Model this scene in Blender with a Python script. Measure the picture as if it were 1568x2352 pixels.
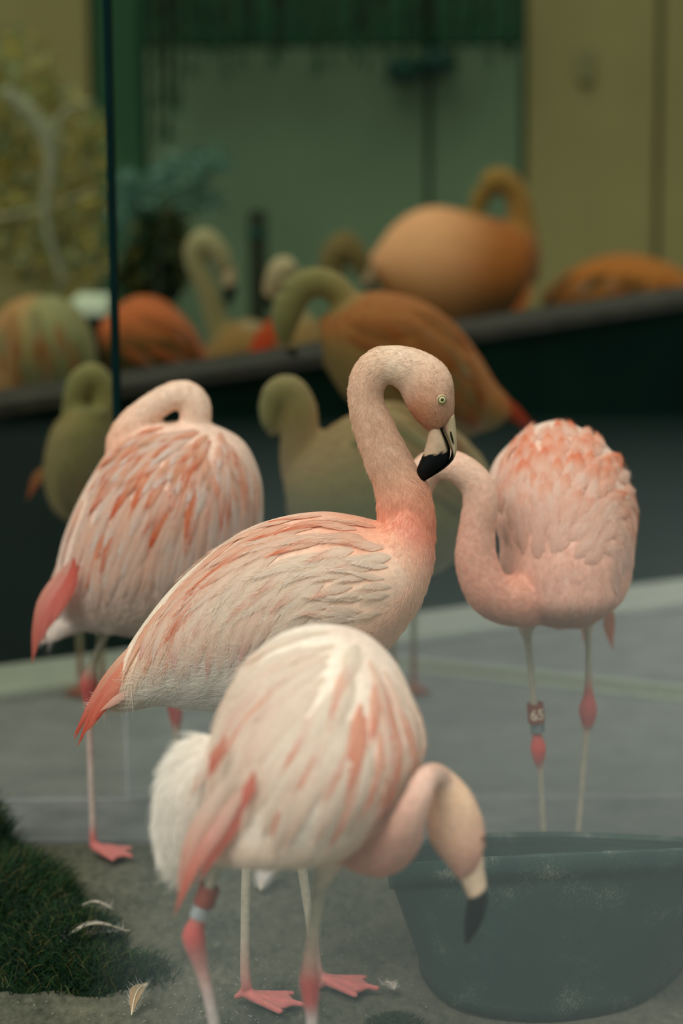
import bpy, math, random
import numpy as np
from mathutils import Vector, Matrix
from mathutils.bvhtree import BVHTree
from mathutils.kdtree import KDTree

for o in list(bpy.data.objects):
    bpy.data.objects.remove(o, do_unlink=True)
scene = bpy.context.scene
COL = scene.collection
random.seed(7)
rng = np.random.default_rng(7)

# ------------------------------------------------------------------ camera
IMW, IMH, F = 1568, 2352, 5553.0
EYE = Vector((0.0, 0.0, 1.622))
PITCH, ROLL = math.atan(1076.0 / F), math.radians(0.35)
cd = bpy.data.cameras.new('camera')
cam = bpy.data.objects.new('camera', cd)
COL.objects.link(cam)
cd.sensor_fit = 'VERTICAL'
cd.sensor_height = 36.0
cd.lens = 36.0 * F / IMH
cd.clip_start, cd.clip_end = 0.05, 200
cam.matrix_world = Matrix.Translation(EYE) @ Matrix.Rotation(math.pi / 2 - PITCH, 4, 'X') @ Matrix.Rotation(-ROLL, 4, 'Z')
cd.dof.use_dof = True
cd.dof.focus_distance = 4.03
cd.dof.aperture_fstop = 1.6
scene.camera = cam
CR = cam.matrix_world.to_3x3()
RIGHT, UP, FWD = CR.col[0].copy(), CR.col[1].copy(), -CR.col[2]

def W(px, py, Y):
    """world point seen at a pixel of the photograph, on the vertical plane y = Y"""
    d = FWD * F + RIGHT * (px - IMW / 2) - UP * (py - IMH / 2)
    return EYE + d * (Y / d.y)

def G(px, py, z=0.0):
    """world point seen at a pixel, at height z"""
    d = FWD * F + RIGHT * (px - IMW / 2) - UP * (py - IMH / 2)
    return EYE + d * ((z - EYE.z) / d.z)

def MPP(p):
    return (p - EYE).dot(FWD) / F

# ------------------------------------------------------------------ sky, sun, exposure
wd = bpy.data.worlds.new('overcast_sky')
scene.world = wd
wd.use_nodes = True
nt = wd.node_tree
nt.nodes.clear()
wo = nt.nodes.new('ShaderNodeOutputWorld')
bg = nt.nodes.new('ShaderNodeBackground')
tc = nt.nodes.new('ShaderNodeTexCoord')
sx = nt.nodes.new('ShaderNodeSeparateXYZ')
rp = nt.nodes.new('ShaderNodeValToRGB')
mr = nt.nodes.new('ShaderNodeMapRange')
mr.inputs[1].default_value, mr.inputs[2].default_value = -1, 1
rp.color_ramp.elements[0].position = 0.45
rp.color_ramp.elements[0].color = (0.075, 0.10, 0.095, 1)
rp.color_ramp.elements[1].position = 1.0
rp.color_ramp.elements[1].color = (1.06, 1.10, 1.02, 1)
e = rp.color_ramp.elements.new(0.56)
e.color = (0.45, 0.52, 0.49, 1)
nt.links.new(tc.outputs['Generated'], sx.inputs[0])
nt.links.new(sx.outputs['Z'], mr.inputs[0])
nt.links.new(mr.outputs[0], rp.inputs[0])
nt.links.new(rp.outputs[0], bg.inputs[0])
bg.inputs[1].default_value = 0.92
nt.links.new(bg.outputs[0], wo.inputs[0])

sl = bpy.data.lights.new('sun', 'SUN')
sl.energy = 1.6
sl.angle = math.radians(35)
sl.color = (1.0, 0.96, 0.89)
sun = bpy.data.objects.new('sun', sl)
COL.objects.link(sun)
sun.rotation_euler = Vector((0.45, 0.75, -1.15)).to_track_quat('-Z', 'Y').to_euler()

vs = scene.view_settings
vs.view_transform = 'Standard'
vs.look = 'None'
vs.gamma = 1.0
vs.use_curve_mapping = False
vs.exposure = 0.15

# ------------------------------------------------------------------ helpers
def lin(r, g, b):
    f = lambda c: (c / 255 / 12.92) if c <= 10 else ((c / 255 + 0.055) / 1.055) ** 2.4
    return np.array((f(r), f(g), f(b)))

def lerp(a, b, t):
    return np.asarray(a) * (1 - t) + np.asarray(b) * t

def sm(a, b, x):
    t = min(1.0, max(0.0, (x - a) / (b - a)))
    return t * t * (3 - 2 * t)

def new_mat(name):
    m = bpy.data.materials.new(name)
    m.use_nodes = True
    n = m.node_tree
    n.nodes.clear()
    out = n.nodes.new('ShaderNodeOutputMaterial')
    return m, n, out

def principled(n, rough=0.6, spec=0.3):
    b = n.nodes.new('ShaderNodeBsdfPrincipled')
    b.inputs['Roughness'].default_value = rough
    b.inputs['Specular IOR Level'].default_value = spec
    return b

def noise(n, scale, detail=4, vec=None, rough=0.5):
    t = n.nodes.new('ShaderNodeTexNoise')
    t.inputs['Scale'].default_value = scale
    t.inputs['Detail'].default_value = detail
    t.inputs['Roughness'].default_value = rough
    if vec is not None:
        n.links.new(vec, t.inputs['Vector'])
    return t

def simple_mat(name, c1, c2=None, scale=20.0, rough=0.7, spec=0.3, bump=0.0, stretch=None, metal=0.0, lo=0.35, hi=0.65):
    m, n, out = new_mat(name)
    b = principled(n, rough, spec)
    b.inputs['Metallic'].default_value = metal
    n.links.new(b.outputs[0], out.inputs[0])
    tc = n.nodes.new('ShaderNodeTexCoord')
    vec = tc.outputs['Object']
    if stretch:
        mp = n.nodes.new('ShaderNodeMapping')
        mp.inputs['Scale'].default_value = stretch
        n.links.new(vec, mp.inputs[0])
        vec = mp.outputs[0]
    t = noise(n, scale, 5, vec, 0.6)
    r = n.nodes.new('ShaderNodeValToRGB')
    r.color_ramp.elements[0].color = (*c1, 1)
    r.color_ramp.elements[1].color = (*(c2 if c2 is not None else c1), 1)
    r.color_ramp.elements[0].position = lo
    r.color_ramp.elements[1].position = hi
    n.links.new(t.outputs[0], r.inputs[0])
    n.links.new(r.outputs[0], b.inputs['Base Color'])
    if bump:
        bp = n.nodes.new('ShaderNodeBump')
        bp.inputs['Strength'].default_value = bump
        bp.inputs['Distance'].default_value = 0.01
        t2 = noise(n, scale * 3, 6, vec, 0.65)
        n.links.new(t2.outputs[0], bp.inputs['Height'])
        n.links.new(bp.outputs[0], b.inputs['Normal'])
    return m

def colour_attr_mat(name, rough, spec, noise_scale, amount, bump=0.0, translucent=0.0, sheen=0.0, barbs=False, stretch=None):
    """colour comes from the mesh's 'Col' attribute; fine variation from noise"""
    m, n, out = new_mat(name)
    b = principled(n, rough, spec)
    if sheen:
        b.inputs['Sheen Weight'].default_value = sheen
        b.inputs['Sheen Roughness'].default_value = 0.5
    at = n.nodes.new('ShaderNodeAttribute')
    at.attribute_name = 'Col'
    colour = at.outputs['Color']
    tc = n.nodes.new('ShaderNodeTexCoord')
    vec = tc.outputs['UV'] if barbs else tc.outputs['Object']
    if barbs:
        # barbs run obliquely away from the quill
        s = n.nodes.new('ShaderNodeSeparateXYZ')
        n.links.new(vec, s.inputs[0])
        a = n.nodes.new('ShaderNodeMath'); a.operation = 'SUBTRACT'; a.inputs[1].default_value = 0.5
        n.links.new(s.outputs['X'], a.inputs[0])
        ab = n.nodes.new('ShaderNodeMath'); ab.operation = 'ABSOLUTE'
        n.links.new(a.outputs[0], ab.inputs[0])
        k = n.nodes.new('ShaderNodeMath'); k.operation = 'MULTIPLY_ADD'; k.inputs[1].default_value = -0.55
        n.links.new(ab.outputs[0], k.inputs[0])
        n.links.new(s.outputs['Y'], k.inputs[2])
        cmb = n.nodes.new('ShaderNodeCombineXYZ')
        k2 = n.nodes.new('ShaderNodeMath'); k2.operation = 'MULTIPLY'; k2.inputs[1].default_value = 26.0
        n.links.new(k.outputs[0], k2.inputs[0])
        n.links.new(k2.outputs[0], cmb.inputs['X'])
        k3 = n.nodes.new('ShaderNodeMath'); k3.operation = 'MULTIPLY'; k3.inputs[1].default_value = 1.2
        n.links.new(a.outputs[0], k3.inputs[0])
        n.links.new(k3.outputs[0], cmb.inputs['Y'])
        oi = n.nodes.new('ShaderNodeObjectInfo')
        k4 = n.nodes.new('ShaderNodeMath'); k4.operation = 'MULTIPLY'; k4.inputs[1].default_value = 40.0
        n.links.new(oi.outputs['Random'], k4.inputs[0])
        n.links.new(k4.outputs[0], cmb.inputs['Z'])
        t = noise(n, 1.6, 3, cmb.outputs[0], 0.6)
    else:
        if stretch:
            mp = n.nodes.new('ShaderNodeMapping')
            mp.inputs['Scale'].default_value = stretch
            n.links.new(vec, mp.inputs[0])
            vec = mp.outputs[0]
        t = noise(n, noise_scale, 6, vec, 0.65)
    mx = n.nodes.new('ShaderNodeMix')
    mx.data_type = 'RGBA'
    mx.blend_type = 'MULTIPLY'
    mx.inputs['Factor'].default_value = 1.0
    mp2 = n.nodes.new('ShaderNodeMapRange')
    mp2.inputs[1].default_value, mp2.inputs[2].default_value = 0.3, 0.7
    mp2.inputs[3].default_value, mp2.inputs[4].default_value = 1 - amount, 1 + amount * 0.35
    n.links.new(t.outputs[0], mp2.inputs[0])
    n.links.new(colour, mx.inputs['A'])
    n.links.new(mp2.outputs[0], mx.inputs['B'])
    n.links.new(mx.outputs['Result'], b.inputs['Base Color'])
    if bump:
        bp = n.nodes.new('ShaderNodeBump')
        bp.inputs['Strength'].default_value = bump
        bp.inputs['Distance'].default_value = 0.004
        n.links.new(t.outputs[0], bp.inputs['Height'])
        n.links.new(bp.outputs[0], b.inputs['Normal'])
    if translucent:
        tr = n.nodes.new('ShaderNodeBsdfTranslucent')
        n.links.new(mx.outputs['Result'], tr.inputs['Color'])
        ms = n.nodes.new('ShaderNodeMixShader')
        ms.inputs[0].default_value = translucent
        n.links.new(b.outputs[0], ms.inputs[1])
        n.links.new(tr.outputs[0], ms.inputs[2])
        n.links.new(ms.outputs[0], out.inputs[0])
    else:
        n.links.new(b.outputs[0], out.inputs[0])
    return m

M_BODY = colour_attr_mat('plumage_skin', 0.8, 0.15, 90.0, 0.22, bump=0.35, sheen=0.15)
M_FEATHER = colour_attr_mat('feather_vane', 0.65, 0.2, 60, 0.16, bump=0.5, translucent=0.3, barbs=True)
M_DOWN = colour_attr_mat('down_hair', 0.8, 0.1, 300, 0.05)
M_BILL = colour_attr_mat('bill_horn', 0.5, 0.2, 60, 0.18, bump=0.15)
M_EYE = colour_attr_mat('eye', 0.12, 0.6, 60, 0.03)

def link(o, parent=None):
    COL.objects.link(o)
    if parent is not None:
        o.parent = parent
    return o

def mesh_obj(name, verts, faces, mat, parent=None, smooth=True, cols=None, uvs=None, origin=None):
    me = bpy.data.meshes.new(name)
    if origin is not None:
        verts = [tuple(Vector(v) - origin) for v in verts]
    me.from_pydata([tuple(v) for v in verts], [], faces)
    if smooth:
        me.polygons.foreach_set('use_smooth', [True] * len(me.polygons))
    if cols is not None:
        a = me.color_attributes.new('Col', 'FLOAT_COLOR', 'POINT')
        c = np.ones((len(verts), 4), dtype=np.float32)
        c[:, :3] = np.asarray(cols)
        a.data.foreach_set('color', c.ravel())
    if uvs is not None:
        ul = me.uv_layers.new(name='UVMap')
        li = np.zeros(len(me.loops), dtype=np.int32)
        me.loops.foreach_get('vertex_index', li)
        ul.data.foreach_set('uv', np.asarray(uvs, dtype=np.float32)[li].ravel())
    me.materials.append(mat)
    me.update()
    return link(bpy.data.objects.new(name, me), parent)

def empty(name, loc, label, cat, group=None):
    o = bpy.data.objects.new(name, None)
    o.empty_display_size = 0.05
    o.location = loc
    COL.objects.link(o)
    tag(o, label, cat, group)
    return o

def tag(o, label=None, cat=None, group=None, kind=None):
    if label: o['label'] = label
    if cat: o['category'] = cat
    if group: o['group'] = group
    if kind: o['kind'] = kind
    return o

def box_data(x0, x1, y0, y1, z0, z1):
    v = [(x, y, z) for z in (z0, z1) for y in (y0, y1) for x in (x0, x1)]
    f = [(0, 2, 3, 1), (4, 5, 7, 6), (0, 1, 5, 4), (2, 6, 7, 3), (0, 4, 6, 2), (1, 3, 7, 5)]
    return v, f

def prism(name, pts, z0, z1, mat, parent=None, zs=None):
    """vertical prism over a ground polygon (counter-clockwise); zs = own top height per corner"""
    n = len(pts)
    tops = zs or [z1] * n
    v = [(p[0], p[1], z0) for p in pts] + [(p[0], p[1], tops[i]) for i, p in enumerate(pts)]
    f = [tuple(reversed(range(n))), tuple(range(n, 2 * n))] + [(i, (i + 1) % n, n + (i + 1) % n, n + i) for i in range(n)]
    return mesh_obj(name, v, f, mat, parent, smooth=False)

def bevel(o, w=0.005, seg=2):
    m = o.modifiers.new('bevel', 'BEVEL')
    m.width = w
    m.segments = seg
    m.limit_method = 'ANGLE'
    return o

# ------------------------------------------------------------------ lofting along a spine
def catmull(P, n):
    P = np.asarray(P, dtype=float)
    k = len(P)
    Q = np.vstack([2 * P[0] - P[1], P, 2 * P[-1] - P[-2]])
    out = []
    for i in range(n):
        t = i / (n - 1) * (k - 1)
        j = min(int(t), k - 2)
        u = t - j
        p0, p1, p2, p3 = Q[j], Q[j + 1], Q[j + 2], Q[j + 3]
        out.append(0.5 * (2 * p1 + (p2 - p0) * u + (2 * p0 - 5 * p1 + 4 * p2 - p3) * u * u + (3 * p1 - p0 - 3 * p2 + p3) * u ** 3))
    return np.array(out)

class Loft:
    """rings: (n, m, 3); angle index 0 = first edge point, m/2 = second edge point, m/4 = far side, 3m/4 = near side"""
    def __init__(s, rings):
        s.r = np.asarray(rings)
        s.n, s.m = s.r.shape[:2]
    def data(s, off=0):
        v = [tuple(p) for p in s.r.reshape(-1, 3)]
        f = []
        for i in range(s.n - 1):
            for j in range(s.m):
                k = (j + 1) % s.m
                f.append((off + i * s.m + j, off + i * s.m + k, off + (i + 1) * s.m + k, off + (i + 1) * s.m + j))
        c0, c1 = s.r[0].mean(0), s.r[-1].mean(0)
        a, b = len(v), len(v) + 1
        v += [tuple(c0), tuple(c1)]
        for j in range(s.m):
            k = (j + 1) % s.m
            f.append((off + a, off + k, off + j))
            f.append((off + b, off + (s.n - 1) * s.m + j, off + (s.n - 1) * s.m + k))
        return v, f
    def centre(s):
        return s.r.mean(1)

def slab(secs, Y, n=28, m=24, power=1.0):
    """secs: (ax, ay, bx, by, half depth in m, depth offset); silhouette from a to b in the picture plane of the bird, depth across it"""
    S = catmull([x if len(x) == 6 else (*x, 0.0) for x in secs], n)
    rings = []
    for ax, ay, bx, by, hd, dy in S:
        A, B = W(ax, ay, Y + dy), W(bx, by, Y + dy)
        c, v = (A + B) / 2, (A - B) / 2
        w = Vector((0, 1, 0))
        if v.length > 1e-6:
            w = (w - v * (w.dot(v) / v.length_squared)).normalized()
        w = w * max(hd, 0.001)
        ring = []
        for j in range(m):
            a = 2 * math.pi * j / m
            ring.append(c + v * math.cos(a) + w * math.sin(a))
        rings.append([tuple(p) for p in ring])
    return Loft(rings)

def tube(pts, Y, n=28, m=16, flat=1.0):
    """pts: (px, py, radius px, depth offset)"""
    S = catmull([x if len(x) == 4 else (*x, 0.0) for x in pts], n)
    C = [W(a, b, Y + d) for a, b, r, d in S]
    rings = []
    for i in range(n):
        t = (C[min(i + 1, n - 1)] - C[max(i - 1, 0)]).normalized()
        w = Vector((0, 1, 0))
        w = (w - t * w.dot(t))
        if w.length < 0.15:
            w = Vector((0, 0.3, 1)) - t * Vector((0, 0.3, 1)).dot(t)
        w.normalize()
        u = t.cross(w).normalized()
        r = max(S[i][2], 1.0) * MPP(C[i])
        rings.append([tuple(C[i] + u * (r * math.cos(2 * math.pi * j / m)) + w * (r * flat * math.sin(2 * math.pi * j / m))) for j in range(m)])
    return Loft(rings)

def tube3(C, R, m=10):
    """tube through world points"""
    C = [Vector(c) for c in C]
    n = len(C)
    rings = []
    for i in range(n):
        t = (C[min(i + 1, n - 1)] - C[max(i - 1, 0)]).normalized()
        w = Vector((0.02, 0.3, 1)) if abs(t.z) < 0.8 else Vector((0, 1, 0))
        w = (w - t * w.dot(t)).normalized()
        u = t.cross(w)
        rings.append([tuple(C[i] + u * (R[i] * math.cos(2 * math.pi * j / m)) + w * (R[i] * math.sin(2 * math.pi * j / m))) for j in range(m)])
    return Loft(rings)

def smooth_mesh(co, edges, weight, it):
    n = len(co)
    deg = np.bincount(edges.ravel(), minlength=n).astype(float)[:, None]
    for k in range(it):
        acc = np.zeros_like(co)
        for ax in range(3):
            acc[:, ax] = np.bincount(edges[:, 0], weights=co[edges[:, 1], ax], minlength=n) + np.bincount(edges[:, 1], weights=co[edges[:, 0], ax], minlength=n)
        f = 0.55 if k % 2 == 0 else -0.5
        co = co + weight[:, None] * f * (acc / np.maximum(deg, 1) - co)
    return co

# ------------------------------------------------------------------ the flamingo builder
class Bird:
    def __init__(s, name_label, Y, foot_px, group=None, voxel=0.006):
        s.Y, s.voxel = Y, voxel
        p = W(foot_px, 1700, Y)
        s.org = Vector((p.x, Y, 0.0))
        s.root = empty('flamingo', s.org, name_label, 'flamingo', group)
        s.fringe = []
        s.prims = []          # (loft, colour fn(u, v), fuzz fn(u, v), leg flag)
    def add(s, loft, col, fuzz=None, leg=False):
        s.prims.append((loft, col, fuzz, leg))
        return loft
    def build_body(s, iters=8):
        V, Fc, pos, colr, flow, fz, leg = [], [], [], [], [], [], []
        for L, col, fuzz, lg in s.prims:
            v, f = L.data(len(V))
            V += v
            Fc += f
            C = L.centre()
            for i in range(L.n):
                t = C[max(i - 1, 0)] - C[min(i + 1, L.n - 1)]
                t = t / (np.linalg.norm(t) + 1e-9)
                for j in range(L.m):
                    u, vv = i / (L.n - 1), (1 - math.cos(2 * math.pi * j / L.m)) / 2
                    near = -math.sin(2 * math.pi * j / L.m)
                    pos.append(L.r[i, j])
                    colr.append(col(u, vv) if callable(col) else col)
                    flow.append(t)
                    fz.append((fuzz(u, vv) if callable(fuzz) else (fuzz or 0.0)))
                    leg.append(1.0 if lg else 0.0)
        me = bpy.data.meshes.new('tmp')
        me.from_pydata(V, [], Fc)
        me.update()
        ob = bpy.data.objects.new('tmp', me)
        COL.objects.link(ob)
        rm = ob.modifiers.new('r', 'REMESH')
        rm.mode = 'VOXEL'
        rm.voxel_size = s.voxel
        rm.adaptivity = 0.0
        dg = bpy.context.evaluated_depsgraph_get()
        dg.update()
        nm = bpy.data.meshes.new_from_object(ob.evaluated_get(dg))
        bpy.data.objects.remove(ob, do_unlink=True)
        bpy.data.meshes.remove(me)
        n = len(nm.vertices)
        co = np.zeros(n * 3); nm.vertices.foreach_get('co', co); co = co.reshape(-1, 3)
        ed = np.zeros(len(nm.edges) * 2, dtype=np.int64); nm.edges.foreach_get('vertices', ed); ed = ed.reshape(-1, 2)
        pos, colr, flow, fz, leg = map(np.asarray, (pos, colr, flow, fz, leg))
        kd = KDTree(len(pos))
        for i, p in enumerate(pos):
            kd.insert(p, i)
        kd.balance()
        vc, vf, vz, vl = np.zeros((n, 3)), np.zeros((n, 3)), np.zeros(n), np.zeros(n)
        for i in range(n):
            hits = kd.find_n(co[i], 5)
            w = np.array([1 / (h[2] + 0.003) ** 2 for h in hits]); w /= w.sum()
            ix = [h[1] for h in hits]
            vc[i], vf[i], vz[i], vl[i] = w @ colr[ix], w @ flow[ix], w @ fz[ix], w @ leg[ix]
        co = smooth_mesh(co, ed, np.clip(1 - vl * 1.3, 0.08, 1), iters)
        # soften colour borders a little over the surface
        deg = np.bincount(ed.ravel(), minlength=n).astype(float)[:, None]
        for k in range(3):
            acc = np.zeros_like(vc)
            for ax in range(3):
                acc[:, ax] = np.bincount(ed[:, 0], weights=vc[ed[:, 1], ax], minlength=n) + np.bincount(ed[:, 1], weights=vc[ed[:, 0], ax], minlength=n)
            vc = vc * 0.5 + 0.5 * acc / np.maximum(deg, 1)
        nm.vertices.foreach_set('co', (co - np.array(s.org)).ravel())
        a = nm.color_attributes.new('Col', 'FLOAT_COLOR', 'POINT')
        c4 = np.ones((n, 4), dtype=np.float32); c4[:, :3] = vc
        a.data.foreach_set('color', c4.ravel())
        nm.polygons.foreach_set('use_smooth', [True] * len(nm.polygons))
        nm.materials.clear()
        nm.materials.append(M_BODY)
        nm.name = 'body'
        nm.update()
        s.body = link(bpy.data.objects.new('body', nm), s.root)
        nm.calc_loop_triangles()
        tri = np.zeros(len(nm.loop_triangles) * 3, dtype=np.int32); nm.loop_triangles.foreach_get('vertices', tri)
        s.co, s.tri = co, tri.reshape(-1, 3)
        s.vc, s.vf, s.vz = vc, vf, vz
        s.bvh = BVHTree.FromPolygons([Vector(c) for c in co], [tuple(t) for t in s.tri])
    def hit(s, px, py):
        d = (W(px, py, s.Y) - EYE).normalized()
        return s.bvh.ray_cast(EYE, d)
    def hit_back(s, px, py):
        d = (W(px, py, s.Y) - EYE).normalized()
        return s.bvh.ray_cast(EYE + d * 12, -d)
    def down(s, count, lift=0.35, radius=0.0003, segs=3, lenmul=1.0, seed=1, bright=1.06):
        """short body feathers as fine strands lying along the plumage"""
        r = np.random.default_rng(seed)
        a, b, c = s.co[s.tri[:, 0]], s.co[s.tri[:, 1]], s.co[s.tri[:, 2]]
        nrm = np.cross(b - a, c - a)
        area = np.linalg.norm(nrm, axis=1)
        nrm = nrm / (area[:, None] + 1e-12)
        z = s.vz[s.tri].mean(1)
        pr = area * (z > 0.002)
        pr = pr / pr.sum()
        idx = r.choice(len(s.tri), count, p=pr)
        u, v = r.random(count), r.random(count)
        k = u + v > 1
        u[k], v[k] = 1 - u[k], 1 - v[k]
        P = a[idx] * (1 - u - v)[:, None] + b[idx] * u[:, None] + c[idx] * v[:, None]
        N = nrm[idx]
        Fl = s.vf[s.tri[idx, 0]]
        Fl = Fl - N * (Fl * N).sum(1)[:, None]
        Fl = Fl / (np.linalg.norm(Fl, axis=1)[:, None] + 1e-9)
        S = np.cross(N, Fl)
        ang = r.normal(0, 0.35, count)
        # clumps: neighbouring strands share a lean
        cl = np.sin(P[:, 0] * 130 + 3 * np.sin(P[:, 2] * 90)) * np.sin(P[:, 2] * 110 + P[:, 1] * 70)
        D = Fl * np.cos(ang)[:, None] + S * (np.sin(ang) + 0.35 * cl)[:, None]
        ln = z[idx] * lenmul * r.uniform(0.6, 1.3, count)
        pts = np.zeros((count, segs + 1, 3))
        for q in range(segs + 1):
            t = q / segs
            up = lift * (t - 0.45 * t * t) + 0.01
            pts[:, q] = P + D * (ln * t)[:, None] + N * (ln * up * (0.6 + 0.4 * cl))[:, None]
        pts -= np.array(s.org)
        col = s.vc[s.tri[idx, 0]] * r.uniform(0.9, 1.08, count)[:, None] * bright
        return strands('down', pts, col, radius, M_DOWN, s.root)
    def feather(s, p, n0, D, L, Wd, c0, c1, bend=0.0, lift=0.006, off=0.002, rows=8, shape=(3.0, 0.6), name='wing_feather', camber=0.22, cstart=0.45, curl=0.0, fringe=3):
        c = Vector(p)
        n = Vector(n0)
        d = Vector(D)
        d = (d - n * d.dot(n)).normalized()
        step = L / (rows - 1)
        vs, cs, uv = [], [], []
        cross = (-1.0, -0.5, 0.0, 0.5, 1.0)
        for i in range(rows):
            t = i / (rows - 1)
            w = Wd * min(1.0, 0.25 + 2.2 * t) * max(0.02, (1 - t ** shape[0])) ** shape[1]
            side = n.cross(d).normalized()
            h = off + 0.34 * lift * t + curl * t * t
            col = lerp(c0, c1, sm(cstart, 1.0, t))
            for x in cross:
                vs.append(c + side * (w * x) + n * (h + 0.5 * camber * w * (1 - x * x) - 0.10 * w * abs(x)) - s.org)
                cs.append(col * (1.0 if x else 1.04))
                uv.append((0.5 + 0.5 * x, t * L / 0.1))
            if t > 0.25 and fringe:
                for q_ in range(fringe):
                    for sg in (-1, 1):
                        x = sg * random.uniform(0.45, 1.0)
                        p_ = c + d * (step * random.uniform(-.5, .5)) + side * (w * x * .9) + n * (h + 0.5 * camber * w * (1 - x * x) - .1 * w * abs(x) + .0004) - s.org
                        dr = (d * random.uniform(.8, 1.3) + side * (sg * random.uniform(.05, .5)) + n * random.uniform(-.06, .10)) * (Wd * random.uniform(.5, 1.1))
                        s.fringe.append(((p_, p_ + dr * .5, p_ + dr - n * (.02 * Wd)), col * random.uniform(.94, 1.08)))
            q = c + d * step
            loc, nn, _, _ = s.bvh.find_nearest(q)
            if loc is None or (loc - q).length > 0.03:
                loc, nn = q, n
            d2 = loc - c
            if d2.length > 1e-5:
                d = d2.normalized()
            c, n = loc, (n * 0.4 + nn * 0.6).normalized()
            d = (d - n * d.dot(n)).normalized()
            if bend:
                d = Matrix.Rotation(bend / rows, 3, n) @ d
        k = len(cross)
        f = [(i * k + j, i * k + j + 1, (i + 1) * k + j + 1, (i + 1) * k + j) for i in range(rows - 1) for j in range(k - 1)]
        return mesh_obj(name, vs, f, M_FEATHER, s.root, cols=cs, uvs=uv)
    def finish(s, radius=0.00022):
        if s.fringe:
            P = np.array([[tuple(q) for q in f[0]] for f in s.fringe]); C = np.array([f[1] for f in s.fringe])
            strands('barbs', P, C, radius, M_DOWN, s.root)
    def quill(s, pts, width, c0, c1, name='tail_feather', dy=0.0, n=12, face=None, camber=0.2, shape=(1.7, 1.0)):
        """a long feather along a picture polyline (px, py[, depth offset]), width in px"""
        S = catmull([(*q, 0.0) if len(q) == 2 else q for q in pts], n)
        C = [W(a, b, s.Y + dy + d) for a, b, d in S]
        face = Vector(face or (0.0, -1.0, 0.25)).normalized()
        vs, cs, uv = [], [], []
        cross = (-1.0, -0.5, 0.0, 0.5, 1.0)
        for i in range(n):
            t = i / (n - 1)
            tg = (C[min(i + 1, n - 1)] - C[max(i - 1, 0)]).normalized()
            side = tg.cross(face).normalized()
            nn = side.cross(tg).normalized()
            if nn.dot(face) < 0: nn = -nn
            w = width * MPP(C[i]) * min(1.0, 0.06 + 2.0 * t) * max(0.02, 1 - t ** shape[0]) ** shape[1]
            col = lerp(c0, c1, sm(0.1, 0.9, t))
            for x in cross:
                vs.append(C[i] + side * (w * x) + nn * (camber * w * (1 - x * x)) - s.org)
                cs.append(col * (1.0 if x else 1.08))
                uv.append((0.5 + 0.5 * x, t * 1.5))
        k = len(cross)
        f = [(i * k + j, i * k + j + 1, (i + 1) * k + j + 1, (i + 1) * k + j) for i in range(n - 1) for j in range(k - 1)]
        return mesh_obj(name, vs, f, M_FEATHER, s.root, cols=cs, uvs=uv)
    def horn(s, name, secs, colf, dy=0.0, n=36, m=20, label=None):
        L = slab([(*x[:5], (x[5] if len(x) > 5 else 0.0) + dy) for x in secs], s.Y, n, m)
        v, f = L.data()
        cs = []
        for i in range(n):
            for j in range(m):
                cs.append(colf(i / (n - 1), (1 - math.cos(2 * math.pi * j / m)) / 2))
        cs += [colf(0, 0.5), colf(1, 0.5)]
        o = mesh_obj(name, v, f, M_BILL, s.root, cols=cs, origin=s.org)
        if label: o['label'] = label
        return o
    def eye(s, px, py, rpx, iris=(205, 195, 135), ring=(190, 165, 125)):
        loc, n, _, _ = s.hit(px, py)
        if loc is None:
            return
        r = rpx * MPP(loc)
        n = (n + (EYE - loc).normalized() * 0.6).normalized()
        t = n.orthogonal().normalized()
        b = n.cross(t)
        vs, cs, f = [], [], []
        ni, nj = 16, 24
        for i in range(ni + 1):
            a = i / ni * math.pi * 0.62
            for j in range(nj):
                p = 2 * math.pi * j / nj
                vs.append(loc + n * (r * 0.5 * math.cos(a) - r * 0.02) + (t * math.cos(p) + b * math.sin(p)) * (r * math.sin(a)) - s.org)
                k = math.sin(a) if a < math.pi / 2 else 1.2
                cs.append(lin(6, 8, 8) if k < 0.3 else lin(*iris) if k < 0.66 else lin(60, 55, 35) if k < 0.78 else lin(*ring))
        for i in range(ni):
            for j in range(nj):
                k = (j + 1) % nj
                f.append((i * nj + j, (i + 1) * nj + j, (i + 1) * nj + k, i * nj + k))
        f.append(tuple(range(nj)))
        mesh_obj('eye', vs, f, M_EYE, s.root, cols=cs)
    def leg(s, pts, cols, flat=1.0):
        """pts (px, py, r[, dy]) from foot to hip; cols one colour per point"""
        cols = np.asarray(cols, dtype=float)
        n = max(30, 7 * len(pts))
        def cf(u, v):
            t = u * (len(cols) - 1)
            i = min(int(t), len(cols) - 2)
            return lerp(cols[i], cols[i + 1], t - i)
        s.add(tube(pts, s.Y, n, 12, flat), cf, 0.0, True)
    def foot(s, base, dirs, col, length=0.075, dy=0.0):
        """three webbed toes on the ground from world point base along headings (radians)"""
        base = Vector(base)
        tips = []
        for a, l in dirs:
            d = Vector((math.cos(a), math.sin(a), 0))
            C = [base + Vector((0, 0, 0.016)), base + d * (0.3 * l) + Vector((0, 0, 0.012)), base + d * (0.65 * l) + Vector((0, 0, 0.009)), base + d * l + Vector((0, 0, 0.006))]
            s.add(tube3(catmull(C, 10), list(np.linspace(0.009, 0.0055, 10)), 8), col, 0.0, True)
            tips.append(C[-1])
        for a, b in zip(tips[:-1], tips[1:]):
            rings = []
            for t in np.linspace(0.05, 0.86, 8):
                p, q = base.lerp(a, t), base.lerp(b, t)
                ring = []
                for j in range(10):
                    an = 2 * math.pi * j / 10
                    c = p.lerp(q, 0.5 + 0.5 * math.cos(an))
                    ring.append((c.x, c.y, 0.0075 + 0.0045 * math.sin(an)))
                rings.append(ring)
            s.add(Loft(rings), col, 0.0, True)

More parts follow.
